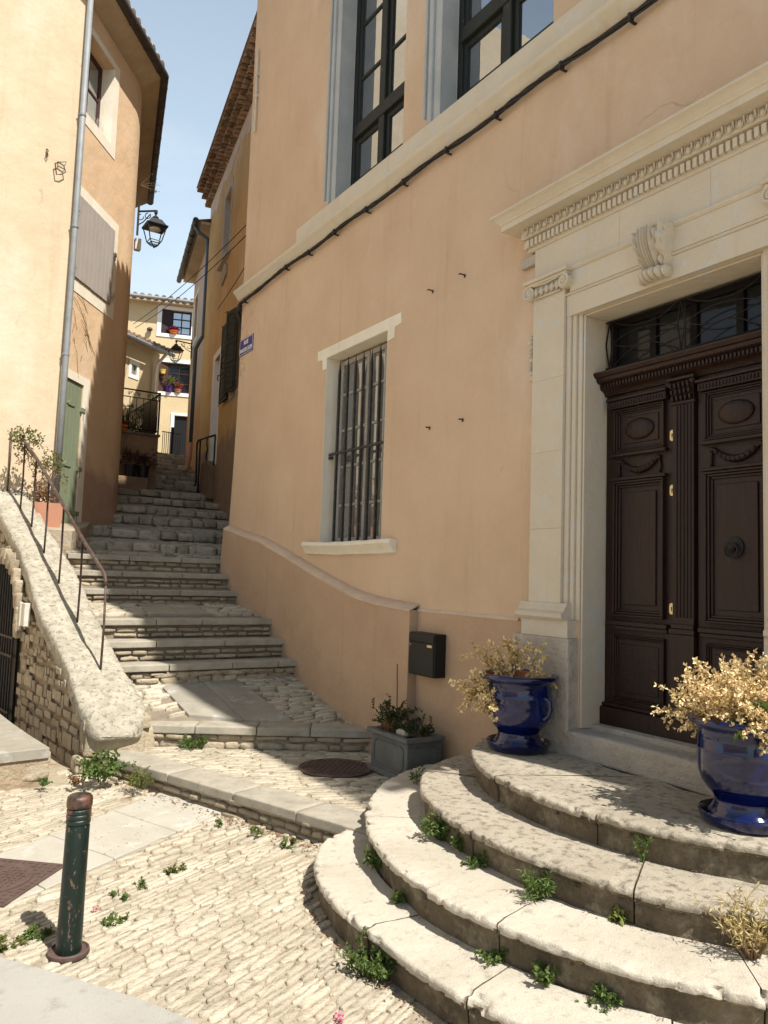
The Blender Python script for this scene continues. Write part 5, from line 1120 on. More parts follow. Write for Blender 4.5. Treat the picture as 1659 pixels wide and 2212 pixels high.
# ironwork left in the sunny wall
def l1pt(px, py):
    d = ray(px, py); a = Vector((*L2A, 0)); u = Vector((-4.82, -.9, 0)).normalized(); nn = Vector((.184, -.983, 0)); k = nn.dot(a-CAM)/nn.dot(d); return CAM+d*k
n1 = Vector((.184, -.983, 0))
pts = [l1pt(*q)+n1*.03 for q in ((186*.64, 350), (118, 352), (124, 349), (140, 354), (133, 377), (118, 386), (115, 358), (136, 366), (139, 378), (122, 387))]
mb = MB(); P = [l1pt(a, b)+n1*c for a, b, c in ((125, 350, 0), (125, 353, .05), (116, 356, .05), (119, 380, .05), (128, 380, .06), (138, 375, .06), (135, 361, .05), (125, 354, .05))]; mb.tube(P, .009, 5); mb.tube([l1pt(125, 352)+n1*.03, l1pt(140, 353)+n1*.06, l1pt(135, 364)+n1*.05], .006, 5); o = mb.build('wall_bracket', M['rustiron']); tag(o, 'bent rusty iron bracket on the sunlit yellow wall, left of the downpipe', 'bracket')
mb = MB(); P = [l1pt(a, b)+n1*.03 for a, b in ((99, 323), (103, 328), (100, 330), (97, 337), (99, 343), (102, 338), (101, 331))]; mb.tube(P, .007, 5); mb.tube([l1pt(100, 324), l1pt(100, 324)+n1*.04], .007, 5); o = mb.build('wall_hook', M['rustiron']); tag(o, 'small rusty loop hook on the yellow wall, above left of the bracket', 'hook')
# sprig growing on the gutter
a, b = MB(), MB(); bp = ony(303, 400, 14.2)
for q in ((.6, 0, .9), (1, 0, .25), (.9, 0, .55), (.7, .1, -.1), (1., .1, .05)): branch(a, b, bp, Vector(q), .36, .004, 6, .045, .02, 2, .0, .2, .35)
e_ = thing('gutter_weed', 'wispy seedling sprouting from the brown gutter against the sky', 'weed', tuple(bp)); a.build('stems', M['twig'], e_); b.build('leaves', M['darkleaf'], e_)
# ================================================================== OCHRE HOUSE (right, up the alley)
yh = thing('ochre_house', 'stained ochre house with double tiled eaves and dark green shutters, beyond the peach house', 'house', (5, 12, 2.5))
H_Y = 10.45
holY = [(3.98, 4.62, 4.0, 6.22, .22), (1.75, 2.72, 5.05, 6.55, .15), (3.62, 4.30, 8.35, 9.65, .2)]
mb = MB(frY); mb.wall(-.6, 6.40, 1.5, H_Y, holY); mb.add([frY(6.40, 0, 1.5), frY(6.40, 0, H_Y), frY(6.40, -6, H_Y), frY(6.40, -6, 1.5)], [(0, 1, 2, 3)], raw=True); mb.add([frY(-.6, 0, 1.5), frY(-.6, 0, H_Y), frY(-.6, -6, H_Y), frY(-.6, -6, 1.5)], [(0, 1, 2, 3)], raw=True); mb.build('wall', M['Ywall'], yh)
# genoise: rows of half-round tile ends
mb = MB(frY)
for r_, (z, pr) in enumerate(((H_Y+.02, .12), (H_Y+.16, .22), (H_Y+.30, .33))):
    k = -.6 + .07*r_
    while k < 6.5:
        n_ = 7; rad = .075 if r_ < 2 else .085
        P0 = [(k+rad*math.cos(pi*i/n_), -.1, z+rad*.9*math.sin(pi*i/n_)) for i in range(n_+1)]; P1 = [(p[0], pr+U(-.01, .015), p[2]+(-.0)) for p in P0]; o = len(P0)
        I0 = [(k+(rad-.014)*math.cos(pi*i/n_), -.1, z+(rad*.9-.014)*math.sin(pi*i/n_)) for i in range(n_+1)]; I1 = [(p[0], P1[0][1], p[2]) for p in I0]
        mb.add(P0+P1+I0+I1, [(i, i+1, o+i+1, o+i) for i in range(n_)]+[(2*o+i, 2*o+i+1, 3*o+i+1, 3*o+i) for i in range(n_)]+[(o+i, o+i+1, 3*o+i+1, 3*o+i) for i in range(n_)]); k += .165 if r_ < 2 else .19
    mb.box((-.65, -.3, z+.078), (6.5, pr-.02, z+.10))
mb.add([(-.65, .35, H_Y+.43), (6.55, .35, H_Y+.43), (6.55, -4, H_Y+1.6), (-.65, -4, H_Y+1.6)], [(0, 1, 2, 3)])
mb.build('tiled_eaves', M['tile'], yh, smooth=True, angle=40)
# patches of bare white render below the eaves
mb = MB(frY); P = [(-.6, 10.0)]; 
for i in range(40): s = -.6+6.9*i/39; P.append((s, min(10.3, 10.08+.35*noise.noise(Vector((s*1.2, 0, 2)))+.25*noise.noise(Vector((s*4, 0, 5))))))
P += [(6.3, H_Y-.01), (-.6, H_Y-.01)]; mb.prism(P[1:], lambda p: (p[0], 0, p[1]), lambda p: (p[0], .006, p[1])); mb.build('render_patch', M['ledge'], yh)
mb = MB(frY); band(mb, 3.86, 4.80, 3.9, 6.36, 3.98, 4.62, 3.8, 6.22, .012); mb.box((4.617, -.2, 4.0), (4.6205, .01, 6.22)); mb.build('door_surround', M['white'], yh)
mb = MB(frY); mb.box((3.98, -.24, 3.9), (4.62, -.18, 6.22)); mb.build('door', M['bluegrey'], yh)
mb = MB(frY); band(mb, 3.50, 4.44, 8.2, 9.80, 3.62, 4.30, 8.35, 9.65, .012); mb.box((3.45, 0, 8.13), (4.5, .09, 8.2)); mb.box((4.297, -.19, 8.35), (4.3005, .01, 9.65)); mb.build('upper_surround', M['lime_rough'], yh)
pane_grid('upper_window', frY, yh, 3.62, 4.30, 8.35, 9.65, -.16, M['greywood'], M['glass'], 2, (8.9, 9.3), .05, .03)
mb = MB(frY)
for i in range(5): mb.ball((3.75+i*.1, .03, 7.9-i*.02), (.07, .05, .14), 8, 6)
mb.build('carved_crest', M['lime_rough'], yh, smooth=True)
mb = MB(frY); mb.box((1.75, -.15, 5.05), (2.72, -.12, 6.55)); mb.build('window', M['greywood'], yh)
mb = MB(frY); band(mb, 1.62, 2.85, 4.95, 6.65, 1.75, 2.72, 5.05, 6.55, .012); mb.build('window_surround', M['lime_rough'], yh)
# open shutters, hinged out from the wall
def shutter_leaf(sh_, ang, ln, name='shutter'):
    ca, sa = math.cos(ang), math.sin(ang)
    f2 = lambda s, d, z: frY(sh_ + s*ca, .04+s*sa+d*0, z) + (Vector(frY(0, d, 0))-Vector(frY(0, 0, 0)))*ca - (Vector(frY(d, 0, 0))-Vector(frY(0, 0, 0)))*sa
    mb = MB(f2); mb.box((0, 0, 5.02), (ln, .03, 6.58))
    for z0, z1 in ((5.1, 5.5), (5.6, 5.95), (6.05, 6.5)):
        for a_, b_ in ((.05, .09), (ln-.09, ln-.05)): mb.box((a_, -.012, z0), (b_, .042, z1))
        mb.box((.05, -.012, z0-.02), (ln-.05, .042, z0+.01)); mb.box((.05, -.012, z1-.01), (ln-.05, .042, z1+.02))
    for i in range(14): z = 5.1+i*.10; mb.box((.09, -.006, z), (ln-.09, .036, z+.02))
    o = mb.build(name, M['shut_dark'], yh, bevel=.003)
    mb = MB(f2); mb.tube([(ln-.02, .02, 6.6), (ln+.08, .02, 6.6)], .008, 5); mb.tube([(ln-.02, .02, 5.0), (ln+.08, .02, 5.0)], .008, 5); mb.tube([(ln, .03, 5.6), (ln+.06, .05, 5.62), (ln+.05, .06, 5.54), (ln+.02, .05, 5.5)], .012, 5); mb.build('shutter_catch', M['iron'], o)
shutter_leaf(2.80, math.radians(2), .62); shutter_leaf(2.05, math.radians(14), .46)
# ochre wall base step stones seen in the gap at the corner of the peach house
# iron railing by the door of the ochre house
t = thing('landing_railing', 'small black iron railing with a wavy bar by the ochre house doorway', 'railing', (5.4, 15, 3.7))
frR = lambda s, d, z: frY(4.0-.0, .06+s, 0)*0 + Vector(frY(3.95+s*1.1, .03+s*.16, z))
mb = MB(frR); zb_ = 3.45
mb.tube([(0, 0, zb_+1.05), (.5, 0, zb_+1.08), (1.02, 0, zb_+1.10), (1.10, 0, zb_+1.05), (1.10, 0, zb_+.95), (1.05, 0, zb_+.2), (1.12, 0, zb_+.05), (1.18, 0, zb_+.12)], .02, 6)
mb.tube([(.9, 0, zb_+1.08), (.9, 0, zb_-.25)], .02, 6); mb.tube([(.0, 0, zb_+1.05), (.0, 0, zb_-.2)], .016, 6)
mb.tube([(.45+.04*math.sin(i*.9), 0, zb_+1.05-i*.045) for i in range(24)], .014, 6); mb.build('frame', M['iron'], t, smooth=True)
mb = MB(frY); mb.prism([(3.9, 3.2), (4.9, 3.2), (4.9, 4.0), (4.2, 4.0), (3.9, 3.85)], lambda p: (p[0], .0, p[1]), lambda p: (p[0], .14, p[1])); mb.build('doorstep', M['darkbrown'], t)
# ================================================================== PINK HOUSE
ph_ = thing('pink_house', 'pale pink house with old gutter and slate blue rainwater pipe, beyond the ochre house', 'house', (6, 17.5, 4))
H_P = 9.9
holP = [(2.1, 2.9, 4.85, 7.0, .15), (2.5, 3.2, 8.0, 9.2, .15)]
mb = MB(frP); mb.wall(0, 3.75, 3.0, H_P, holP); mb.add([frP(3.75, 0, 3), frP(3.75, 0, H_P), frP(3.75, -6, H_P), frP(3.75, -6, 3)], [(0, 1, 2, 3)], raw=True); mb.add([frP(0, 0, 10.), frP(0, 0, H_P), frP(0, -6, H_P), frP(0, -6, 10)], [(0, 1, 2, 3)], raw=True); mb.build('wall', M['Pwall'], ph_)
mb = MB(frP); mb.box((2.1, -.15, 4.85), (2.9, -.12, 7.0)); mb.build('door', M['bluegrey'], ph_)
mb = MB(frP); band(mb, 1.98, 3.02, 4.7, 7.15, 2.1, 2.9, 4.7, 7.0, .012); mb.build('door_surround', M['cream'], ph_); mb = MB(frP); band(mb, 2.38, 3.32, 7.85, 9.3, 2.5, 3.2, 8.0, 9.2, .012); mb.build('window_surround', M['cream'], ph_)
mb = MB(frP); mb.box((2.5, -.15, 8.0), (3.2, -.12, 9.2)); mb.build('window', M['greywood'], ph_)
mb = MB(frP); mb.box((-.08, -.2, H_P), (3.9, .30, H_P+.06)); mb.add([(-.1, .36, H_P+.08), (3.95, .36, H_P+.08), (3.95, -4, H_P+1.2), (-.1, -4, H_P+1.2)], [(0, 1, 2, 3)]); mb.build('roof', M['eaveboard'], ph_)
mb = MB(frP); mb.tube([(-.1, .42, H_P+.06), (3.95, .42, H_P+.03)], .07, 8)
for k in range(8): mb.tube([(.2+k*.5, .42, H_P+.045), (.225+k*.5, .42, H_P+.045)], .078, 8)
mb.build('gutter', M['gutter'], ph_, smooth=True, angle=50)
mb = MB(frP); q = .28; mb.tube([(.1, .42, H_P), (.12, .30, H_P-.15), (.16, .10, H_P-.25), (.18, .08, H_P-.5), (.18, .08, 7.3), (.26, .16, 7.15), (.36, .22, 7.0), (.36, .22, 4.75)], .048, 10); mb.build('downpipe', M['bluepipe'], ph_, smooth=True)
mb = MB(frP); mb.tube([(.36, .22, 4.75), (.36, .23, 4.35), (.36, .28, 4.12), (.36, .36, 4.06)], .055, 10); mb.build('clay_shoe', M['terra'], ph_, smooth=True)
mb = MB(frP); mb.box((-.14, -.05, 3.2), (.14, .03, 7.25)); mb.build('corner_pier', M['ledge'], ph_, bevel=.01)
# ================================================================== FAR YELLOW HOUSE
eh = thing('end_house', 'pale yellow house closing the top of the alley, white framed windows with flower pots', 'house', (7.6, 26, 5))
holE = [(3.74, 4.75, 9.86, 10.72, .12), (3.67, 4.80, 7.82, 8.86, .12), (4.35, 5.0, 5.3, 7.03, .12)]
mb = MB(frE); mb.wall(0, 8, 4.5, 10.85, holE); mb.add([frE(0, 0, 4.5), frE(0, 0, 10.85), frE(0, -6, 10.85), frE(0, -6, 4.5)], [(0, 1, 2, 3)], raw=True); mb.build('wall', M['endyellow'], eh)
for nm_, q_ in (('window_surround', (3.60, 4.95, 9.74, 10.84, 3.74, 4.75, 9.86, 10.72, .03)), ('window_surround', (3.52, 4.95, 7.70, 8.98, 3.67, 4.80, 7.82, 8.86, .03)), ('door_surround', (4.24, 5.1, 5.3, 7.12, 4.35, 5.0, 5.2, 7.03, .03))): mb = MB(frE); band(mb, *q_); mb.build(nm_, M['white'], eh)
pane_grid('window', frE, eh, 4.08, 4.75, 9.87, 10.71, -.07, M['brownwood'], M['glass'], 2, (10.15, 10.42), .06, .04); pane_grid('window', frE, eh, 4.05, 4.80, 7.83, 8.85, -.07, M['brownwood'], M['glassdark'], 2, (8.15, 8.5), .06, .04)
mb = MB(frE); mb.prism([(3.75, .02), (3.77, -.01), (4.08, -.10), (4.08, -.06)], lambda p: (p[0], p[1], 9.87), lambda p: (p[0], p[1], 10.71)); mb.build('shutter', M['brownwood'], eh)
mb = MB(frE); mb.prism([(3.68, .03), (3.70, .0), (4.05, -.10), (4.05, -.06)], lambda p: (p[0], p[1], 7.83), lambda p: (p[0], p[1], 8.85)); mb.build('shutter', M['redwood'], eh)
mb = MB(frE); mb.box((4.36, -.10, 5.3), (4.99, -.06, 7.02)); mb.build('door', M['black'], eh)
mb = MB(frE); mb.box((-.3, -.3, 10.852), (8.3, .30, 10.92)); mb.add([(-.3, .32, 10.95), (8.3, .32, 10.95), (8.3, -4, 12.1), (-.3, -4, 12.1)], [(0, 1, 2, 3)])
mb.build('roof_edge', M['eaveboard'], eh)
mb = MB(frE); k = -.2
while k < 8.2: mb.tube([(k, .36, 11.0), (k, .1, 11.06), (k, -.6, 11.25)], .085, 8); k += .235
mb.build('roof_tiles', M['tile'], eh, smooth=True, angle=40)
mb = MB(frE); mb.tube([(-.3, .42, 10.95), (8.3, .42, 10.93)], .055, 8); k = 0
while k < 8: mb.box((k, .35, 10.87), (k+.02, .46, 10.90)); k += .5
mb.build('gutter', M['zinc'], eh, smooth=True, angle=50)
# things on the sills
def flowerpot(fr, c, r, h, mat, mleaf, label, cat='flower pot', n=16, L=.18, up=.9, ll=.05, petals=None):
    p = fr(*c); t = thing('flower_pot', label, cat, tuple(p))
    mb = MB(lambda s, d, z: p+Vector((s, d, z))); mb.lathe([(0, 0), (r*.75, 0), (r*.95, h*.85), (r*1.08, h*.86), (r*1.08, h), (0, h*.95)], (0, 0, 0), 14); mb.build('pot', mat, t, smooth=True, angle=40)
    bush((p.x, p.y, p.z+h), r*.7, n, L, mleaf, M['twig'], t, leafL=ll, leafW=ll*.6, dens=3, up=up)
    if petals: bush((p.x, p.y, p.z+h), r*.8, n//2, L*.9, petals, M['twig'], t, name='flowers', leafL=ll, leafW=ll*.9, dens=3, up=up)
    return t
flowerpot(frE, (4.17, .02, 9.87), .14, .10, M['orangepot'], M['purpleleaf'], 'orange bowl of pink and purple flowers on the upper sill of the end house', petals=M['pinkpetal'], L=.16)
flowerpot(frE, (4.12, .02, 7.83), .13, .20, M['purple'], M['vine'], 'purple pot with straggly pale plant on the lower sill of the end house', L=.36)
flowerpot(frE, (4.42, .02, 7.83), .12, .10, M['terra'], M['brownleaf'], 'terracotta bowl of reddish plants beside the purple pot', L=.2, petals=M['redpetal'])
flowerpot(frE, (3.90, .10, 8.42), .09, .14, M['yellowpot'], M['vine'], 'small yellow pot hanging on the dark red shutter', L=.1, n=10, ll=.03)
mb = MB(frE); mb.ball((3.38, .10, 9.92), (.10, .10, .07), 8, 5); mb.tube([(3.3, 0, 9.95), (3.38, .12, 9.98), (3.44, 0, 9.95)], .025, 5); o = mb.build('wall_ornament', M['rustiron'], smooth=True); tag(o, 'small dark ornament on the far yellow wall, left of the top window', 'ornament')
# lean-to
lt = thing('lean_to', 'low yellow lean-to with tiled roof, zinc gutter and tiny white framed window', 'outbuilding', (5, 21.3, 4.5))
hl = [(.66, .86, 7.10, 7.40, .06)]
mb = MB(frLT); mb.wall(-3, 1.72, 3.5, 7.95, [(.56, .78, 7.08, 7.36, .08)]); mb.add([frLT(1.72, 0, 3.5), frLT(1.72, 0, 7.95), frLT(1.72, -3.2, 7.95), frLT(1.72, -3.2, 3.5)], [(0, 1, 2, 3)], raw=True); mb.build('wall', M['endyellow'], lt)
mb = MB(frLT); band(mb, .47, .87, 6.97, 7.47, .56, .78, 7.08, 7.36, .02); mb.build('window_surround', M['white'], lt)
mb = MB(frLT); mb.box((.56, -.08, 7.08), (.78, -.05, 7.36)); mb.build('window', M['glasspale'], lt)
mb = MB(frLT); mb.add([(-3, .28, 8.0), (1.86, .28, 8.0), (1.86, -3, 8.6), (-3, -3, 8.6), (-3, .28, 7.95), (1.86, .28, 7.95), (1.86, -3, 8.5), (-3, -3, 8.5)], [(0, 1, 2, 3), (4, 5, 6, 7), (0, 1, 5, 4), (1, 2, 6, 5)])
k = -2.9
while k < 1.8: mb.tube([(k, .31, 8.05), (k, -.9, 8.28)], .075, 8); k += .21
mb.build('roof', M['tile'], lt, smooth=True, angle=40)
mb = MB(frLT); mb.tube([(-3, .36, 7.98), (1.9, .36, 7.93)], .055, 8); mb.build('gutter', M['zinc'], lt, smooth=True)
mb = MB(frLT); mb.tube([(1.62, .34, 7.93), (1.56, .22, 7.75), (1.50, .10, 7.6), (1.48, .07, 7.4), (1.46, .07, 6.0)], .045, 8); mb.build('downpipe', M['white'], lt, smooth=True)
mb = MB(frLT); mb.tube([(1.46, .07, 6.0), (1.45, .07, 4.8)], .05, 8); mb.build('pipe_foot', M['darkbrown'], lt, smooth=True)
for i, c in enumerate(((.42, .12, 6.05), (1.0, .12, 6.05))):
    p = frLT(*c); t = thing('wall_planter', ['half round wall planter with green plant, left of two on the lean-to', 'half round wall planter with green plant, right of two on the lean-to'][i], 'wall planter', tuple(p), 'wall planters on the lean-to')
    mb = MB(lambda s, d, z, p=p: p+Vector((s, d, z))); mb.lathe([(0, -.16), (.06, -.14), (.13, -.02), (.16, 0), (.16, .03), (0, .02)], (0, 0, 0), 14); mb.build('bowl', M['lime_rough'], t, smooth=True, angle=50); bush((p.x, p.y, p.z+.02), .1, 16, .16, M['green'], M['twig'], t, leafL=.04, leafW=.025)
# gate at the top of the stairs
t = thing('iron_gate', 'dark iron gate and posts at the top of the alley stairs', 'gate', (6, 22, 5))
g0, g1 = ony(347, 984, 22.), ony(388, 982, 22.); X0, X1 = g0.x, g1.x; zb = 5.02
mb = MB(); 
for i in range(5): x = X0+.03+i*.055; mb.tube([(x, 22, zb), (x, 22, zb+.72)], .010, 5)
for z in (.06, .70): mb.tube([(X0, 22, zb+z), (X1, 22, zb+z-.02)], .012, 5)
for i in range(4): x = X0+.36+i*.07; mb.tube([(x, 22.1, zb), (x, 22.1, zb+.62)], .007, 5)
mb.build('bars', M['iron'], t)
mb = MB(); mb.box((X0+.27, 21.98, zb-.05), (X0+.34, 22.05, zb+.86)); mb.build('post', M['black'], t)
# ================================================================== TERRACE BLOCK
t = thing('raised_terrace', 'brown plastered terrace block with iron balustrade, halfway up the alley on the left', 'terrace', (4, 15.4, 3.3))
mb = MB(); mb.box((2.5, 15.4, 2.8), (4.42, 20.5, 4.40)); mb.build('wall', M['darkbrown'], t)
mb = MB(); mb.box((2.5, 15.37, 4.402), (4.45, 20.5, 4.45)); mb.build('coping', M['riser'], t, bevel=.008)
mb = MB(); mb.box((3.3, 15.1, 3.0), (4.18, 15.398, 3.52)); mb.build('ledge', M['darkbrown'], t, bevel=.01)
mb = MB(); zt = 5.30
mb.tube([(3.5, 15.45, zt), (4.42, 15.45, zt)], .016, 6); mb.tube([(3.5, 15.45, zt-.15), (4.42, 15.45, zt-.15)], .010, 6); mb.tube([(3.5, 15.45, 4.52), (4.42, 15.45, 4.52)], .010, 6); mb.tube([(4.42, 15.45, 4.45), (4.42, 15.45, zt+.02)], .018, 6)
mb.tube([(4.42, 15.45, zt), (4.44, 15.8, zt), (4.44, 20.2, zt)], .016, 6)
for i in range(7): x = 3.56+i*.135; mb.tube([(x, 15.45, 4.52), (x, 15.45, zt-.15)], .008, 5)
for i in range(30): y = 15.6+i*.15; mb.tube([(4.43, y, 4.52), (4.43, y, zt)], .008, 4)
for i in range(5):
    c = 3.62+i*.19; sg = 1 if i % 2 else -1
    mb.tube([(c+sg*(.05*math.exp(-q*.16))*math.cos(q*.7), 15.45, zt-.075+.05*math.exp(-q*.16)*math.sin(q*.7)) for q in range(16)], .006, 4); mb.tube([(c-sg*.02, 15.45, zt-.13), (c+sg*.06, 15.45, zt-.03), (c+sg*.12, 15.45, zt-.12)], .006, 4)
mb.build('balustrade', M['iron'], t, smooth=True)
mb = MB(); mb.prism([(15.5, 4.5), (15.5, 4.55), (15.62, 5.26), (16.6, 5.26), (16.6, 4.5)], lambda p: (4.40, p[0], p[1]), lambda p: (4.408, p[0], p[1])); mb.build('screen_panel', M['black'], t)
# plants of the terrace
def spiky(p, n, L, mat, label, name='spiky_plant'):
    t = thing(name, label, 'plant', tuple(p)); mb = MB()
    for i in range(n):
        az = U(0, 2*pi); e = U(.5, 1.4); d = Vector((math.cos(az)*math.cos(e), math.sin(az)*math.cos(e), math.sin(e))); l = L*U(.7, 1.1); sd = d.cross(Vector((0, 0, 1))).normalized()*.018; a_ = Vector(p); b_ = a_+d*l*.6; c__ = a_+d*l+Vector((0, 0, -l*.12)); o = len(mb.v)
        mb.v += [tuple(q) for q in (a_-sd, a_+sd, b_+sd*.9, b_-sd*.9, c__)]; mb.f += [(o, o+1, o+2, o+3), (o+3, o+2, o+4)]
    mb.build('leaves', mat, t); return t
p = Vector((4.0, 16.4, 4.6)); spiky(p, 22, .62, M['green'], 'green sword leaved plant behind the iron balustrade')
p = Vector((3.78, 15.62, 4.45)); tt = flowerpot(lambda s, d, z: Vector((s, d, z)), tuple(p), .10, .14, M['orangepot'], M['green'], 'small red pot with red flowers at the left end of the terrace coping', L=.1, n=10, ll=.03, petals=M['redpetal'])
flowerpot(lambda s, d, z: Vector((s, d, z)), (4.30, 17.2, 4.45), .16, .2, M['black'], M['darkleaf'], 'bushy dark plant in shade near the terrace corner', L=.55, n=26, ll=.06)
for i, x in enumerate((3.86, 4.10)):
    flowerpot(lambda s, d, z: Vector((s, d, z)), (x, 15.2, 3.52), .12, .24, M['black'], M['purpleleaf'], ['black pot of withered burgundy plant on the ledge, left of two', 'black pot of withered burgundy plant on the ledge, right of two'][i], L=.34, n=20, ll=.045, up=.6)
# ================================================================== LANTERNS
def lantern(top, wallp, label, sc=1.0):
    t = thing('street_lantern', label, 'street lamp', tuple(top), 'black wall lanterns over the alley'); T = Vector(top)
    f = lambda s, d, z: T+Vector((s, d, z))*sc
    def frus(mb, w0, z0, w1, z1): mb.add([(-w0, -w0, z0), (w0, -w0, z0), (w0, w0, z0), (-w0, w0, z0), (-w1, -w1, z1), (w1, -w1, z1), (w1, w1, z1), (-w1, w1, z1)], [(0, 1, 2, 3), (4, 5, 6, 7), (0, 1, 5, 4), (1, 2, 6, 5), (2, 3, 7, 6), (3, 0, 4, 7)])
    mb = MB(f); mb.lathe([(0, .03), (.035, .03), (.035, -.03), (.02, -.05), (.018, -.09), (.05, -.10), (.065, -.12), (.065, -.14), (.03, -.15), (.04, -.17), (0, -.18)], (0, 0, 0), 12); frus(mb, .10, -.17, .19, -.31); frus(mb, .215, -.31, .20, -.335); frus(mb, .21, -.335, .185, -.35); mb.build('hood', M['lampblack'], t)
    mb = MB(f)
    for a, b in ((-1, -1), (1, -1), (1, 1), (-1, 1)): mb.tube([(a*.18, b*.18, -.34), (a*.115, b*.115, -.62)], .010, 5); mb.tube([(a*.115, b*.115, -.62), (a*.05, b*.05, -.70), (0, 0, -.72)], .009, 5)
    for w, z in ((.115, -.62), (.085, -.66)): mb.tube([(-w, -w, z), (w, -w, z), (w, w, z), (-w, w, z), (-w, -w, z)], .009, 5)
    mb.ball((0, 0, -.735), .02, 8, 5); mb.build('cage', M['lampblack'], t)
    mb = MB(f); mb.ball((0, 0, -.36), (.12, .12, .045), 14, 6); mb.build('diffuser', M['plastic'], t, smooth=True)
    W_ = Vector(wallp); dx = W_-T; mb = MB(); mb.tube([T+Vector((0, 0, .02)), W_+Vector((0, 0, .02))], .018*sc+.002, 6)
    k = dx.length; u = dx.normalized(); 
    q = [T+u*k*.45+Vector((0, 0, -.06+.05*math.cos(a))) + u*(.05*math.sin(a)) for a in [i*.6 for i in range(9)]]; mb.tube(q, .008, 5); q = [T+u*k*.85+Vector((0, 0, -.08+.05*math.cos(a))) + u*(.05*math.sin(a)) for a in [i*.6 for i in range(9)]]; mb.tube(q, .008, 5)
    mb.tube([T+u*k*.3+Vector((0, 0, -.03)), T+u*k*.7+Vector((0, 0, -.17)), W_+Vector((0, 0, -.22))], .010, 5); mb.tube([W_+Vector((0, 0, .14)), W_+Vector((0, 0, -.4))], .018, 6); mb.build('bracket', M['lampblack'], t); return t
T1 = ony(337, 458, 12.75); lantern(T1, (3.16, 12.95, T1.z), 'black four sided lantern on a scroll bracket against the sky, by the yellow house corner', .84)
T2 = ony(381, 737, 20.6); lantern(T2, (6.70, 20.65, T2.z), 'smaller looking black lantern farther up the alley, on the pink house', .84)
W1 = Vector((3.18, 13.05, T1.z-.62)); mb = MB(); mb.box((W1.x-.03, W1.y-.05, W1.z), (W1.x+.07, W1.y+.05, W1.z+.2)); o = mb.build('junction_box', M['plastic'], bevel=.006); tag(o, 'off white electric junction box below the near lantern bracket', 'junction box')
# overhead wires
for i, (a_, b_, sag, lab) in enumerate(((ony(288, 700, 21.3), ony(536, 482, 12.2), .12, 'upper of two thin black wires crossing the alley to the ochre wall'), (ony(292, 708, 21.3), ony(534, 506, 12.2), .14, 'lower of two thin black wires crossing the alley to the ochre wall'), (ony(470, 668, 15.2), ony(528, 578, 12.2), .02, 'thin black wire running up the ochre wall below the others'))):
    P = [a_.lerp(b_, k/16)+Vector((0, 0, -sag*4*(k/16)*(1-k/16))) for k in range(17)]; mb = MB(); mb.tube(P, .0075, 4); o = mb.build('overhead_wire', M['cable']); tag(o, lab, 'wire', 'overhead wires')
# ================================================================== TERRACOTTA POT AND VINE
t = thing('terracotta_planter', 'square tapered terracotta planter with a straggly climbing vine, behind the handrail', 'planter', (1.65, 10.7, 2.25))
tp = ony(109, 1086, 10.65); cx_, cz = tp.x, tp.z; w1, w0, h = .19, .12, .46; cyy = 10.85
mb = MB(); mb.add([(cx_+a*w0, cyy+b*w0, cz-h) for a, b in ((-1, -1), (1, -1), (1, 1), (-1, 1))]+[(cx_+a*w1, cyy+b*w1, cz) for a, b in ((-1, -1), (1, -1), (1, 1), (-1, 1))]+[(cx_+a*(w1-.02), cyy+b*(w1-.02), cz) for a, b in ((-1, -1), (1, -1), (1, 1), (-1, 1))]+[(cx_+a*(w1-.03), cyy+b*(w1-.03), cz-.04) for a, b in ((-1, -1), (1, -1), (1, 1), (-1, 1))], [(0, 1, 2, 3)]+[(i, (i+1) % 4, 4+(i+1) % 4, 4+i) for i in range(4)]+[(4+i, 4+(i+1) % 4, 8+(i+1) % 4, 8+i) for i in range(4)]+[(8+i, 8+(i+1) % 4, 12+(i+1) % 4, 12+i) for i in range(4)]+[(12, 13, 14, 15)]); mb.build('pot', M['terra'], t)
a, b, c3 = MB(), MB(), MB()
def trail(pts, r, mbl, dens, ll=.05, spread=.05):
    P = [Vector(p) for p in pts]; Q = []
    for i in range(len(P)-1):
        for k in range(6): Q.append(P[i].lerp(P[i+1], k/6)+rv()*.012)
    Q.append(P[-1]); a.tube(Q, r, 4, False)
    for q in Q:
        for _ in range(dens): leaf(mbl, q+rv()*U(0, spread), (rv()+Vector((0, 0, -.2))).normalized(), rv(), ll*U(.6, 1.2), ll*.55*U(.7, 1.2))
B0 = Vector((cx_, cyy, cz))
V = lambda px, py, y=10.65: ony(px, py, y)
for k in range(7): e1 = V(U(95, 125), U(1000, 1030)); trail([B0+Vector((U(-.12, .12), U(-.12, .12), 0)), V(U(80, 125), 1060), e1], .006, c3, 1, .04, .04)
for k in range(3): trail([B0+Vector((U(-.14, 0), -.05, 0)), V(U(72, 90), 1050), V(U(60, 80), 1005), V(U(45, 70), 960)], .006, c3, 2, .045, .05)
def cluster(px, py, rx, rz, n, mbl, y=10.6, ll=.05):
    c = V(px, py, y)
    for _ in range(n):
        v = rv()*R()**.4; leaf(mbl, c+Vector((v.x*rx, v.y*rx*.7, v.z*rz)), (rv()+Vector((.1, 0, -.1))).normalized(), rv(), ll*U(.6, 1.3), ll*.5*U(.7, 1.3))
cluster(52, 943, .20, .10, 120, b); cluster(35, 948, .10, .12, 40, b); cluster(78, 952, .12, .10, 50, b); cluster(55, 930, .16, .06, 40, b); cluster(45, 965, .12, .10, 40, b)
cluster(112, 1003, .16, .10, 130, b, 10.8); cluster(88, 1008, .12, .08, 60, b, 10.7); cluster(122, 985, .07, .08, 40, b, 10.8); cluster(92, 1040, .14, .20, 60, c3, 10.75, .04); cluster(95, 1070, .14, .10, 60, c3, 10.8, .04); cluster(58, 985, .08, .12, 36, c3)
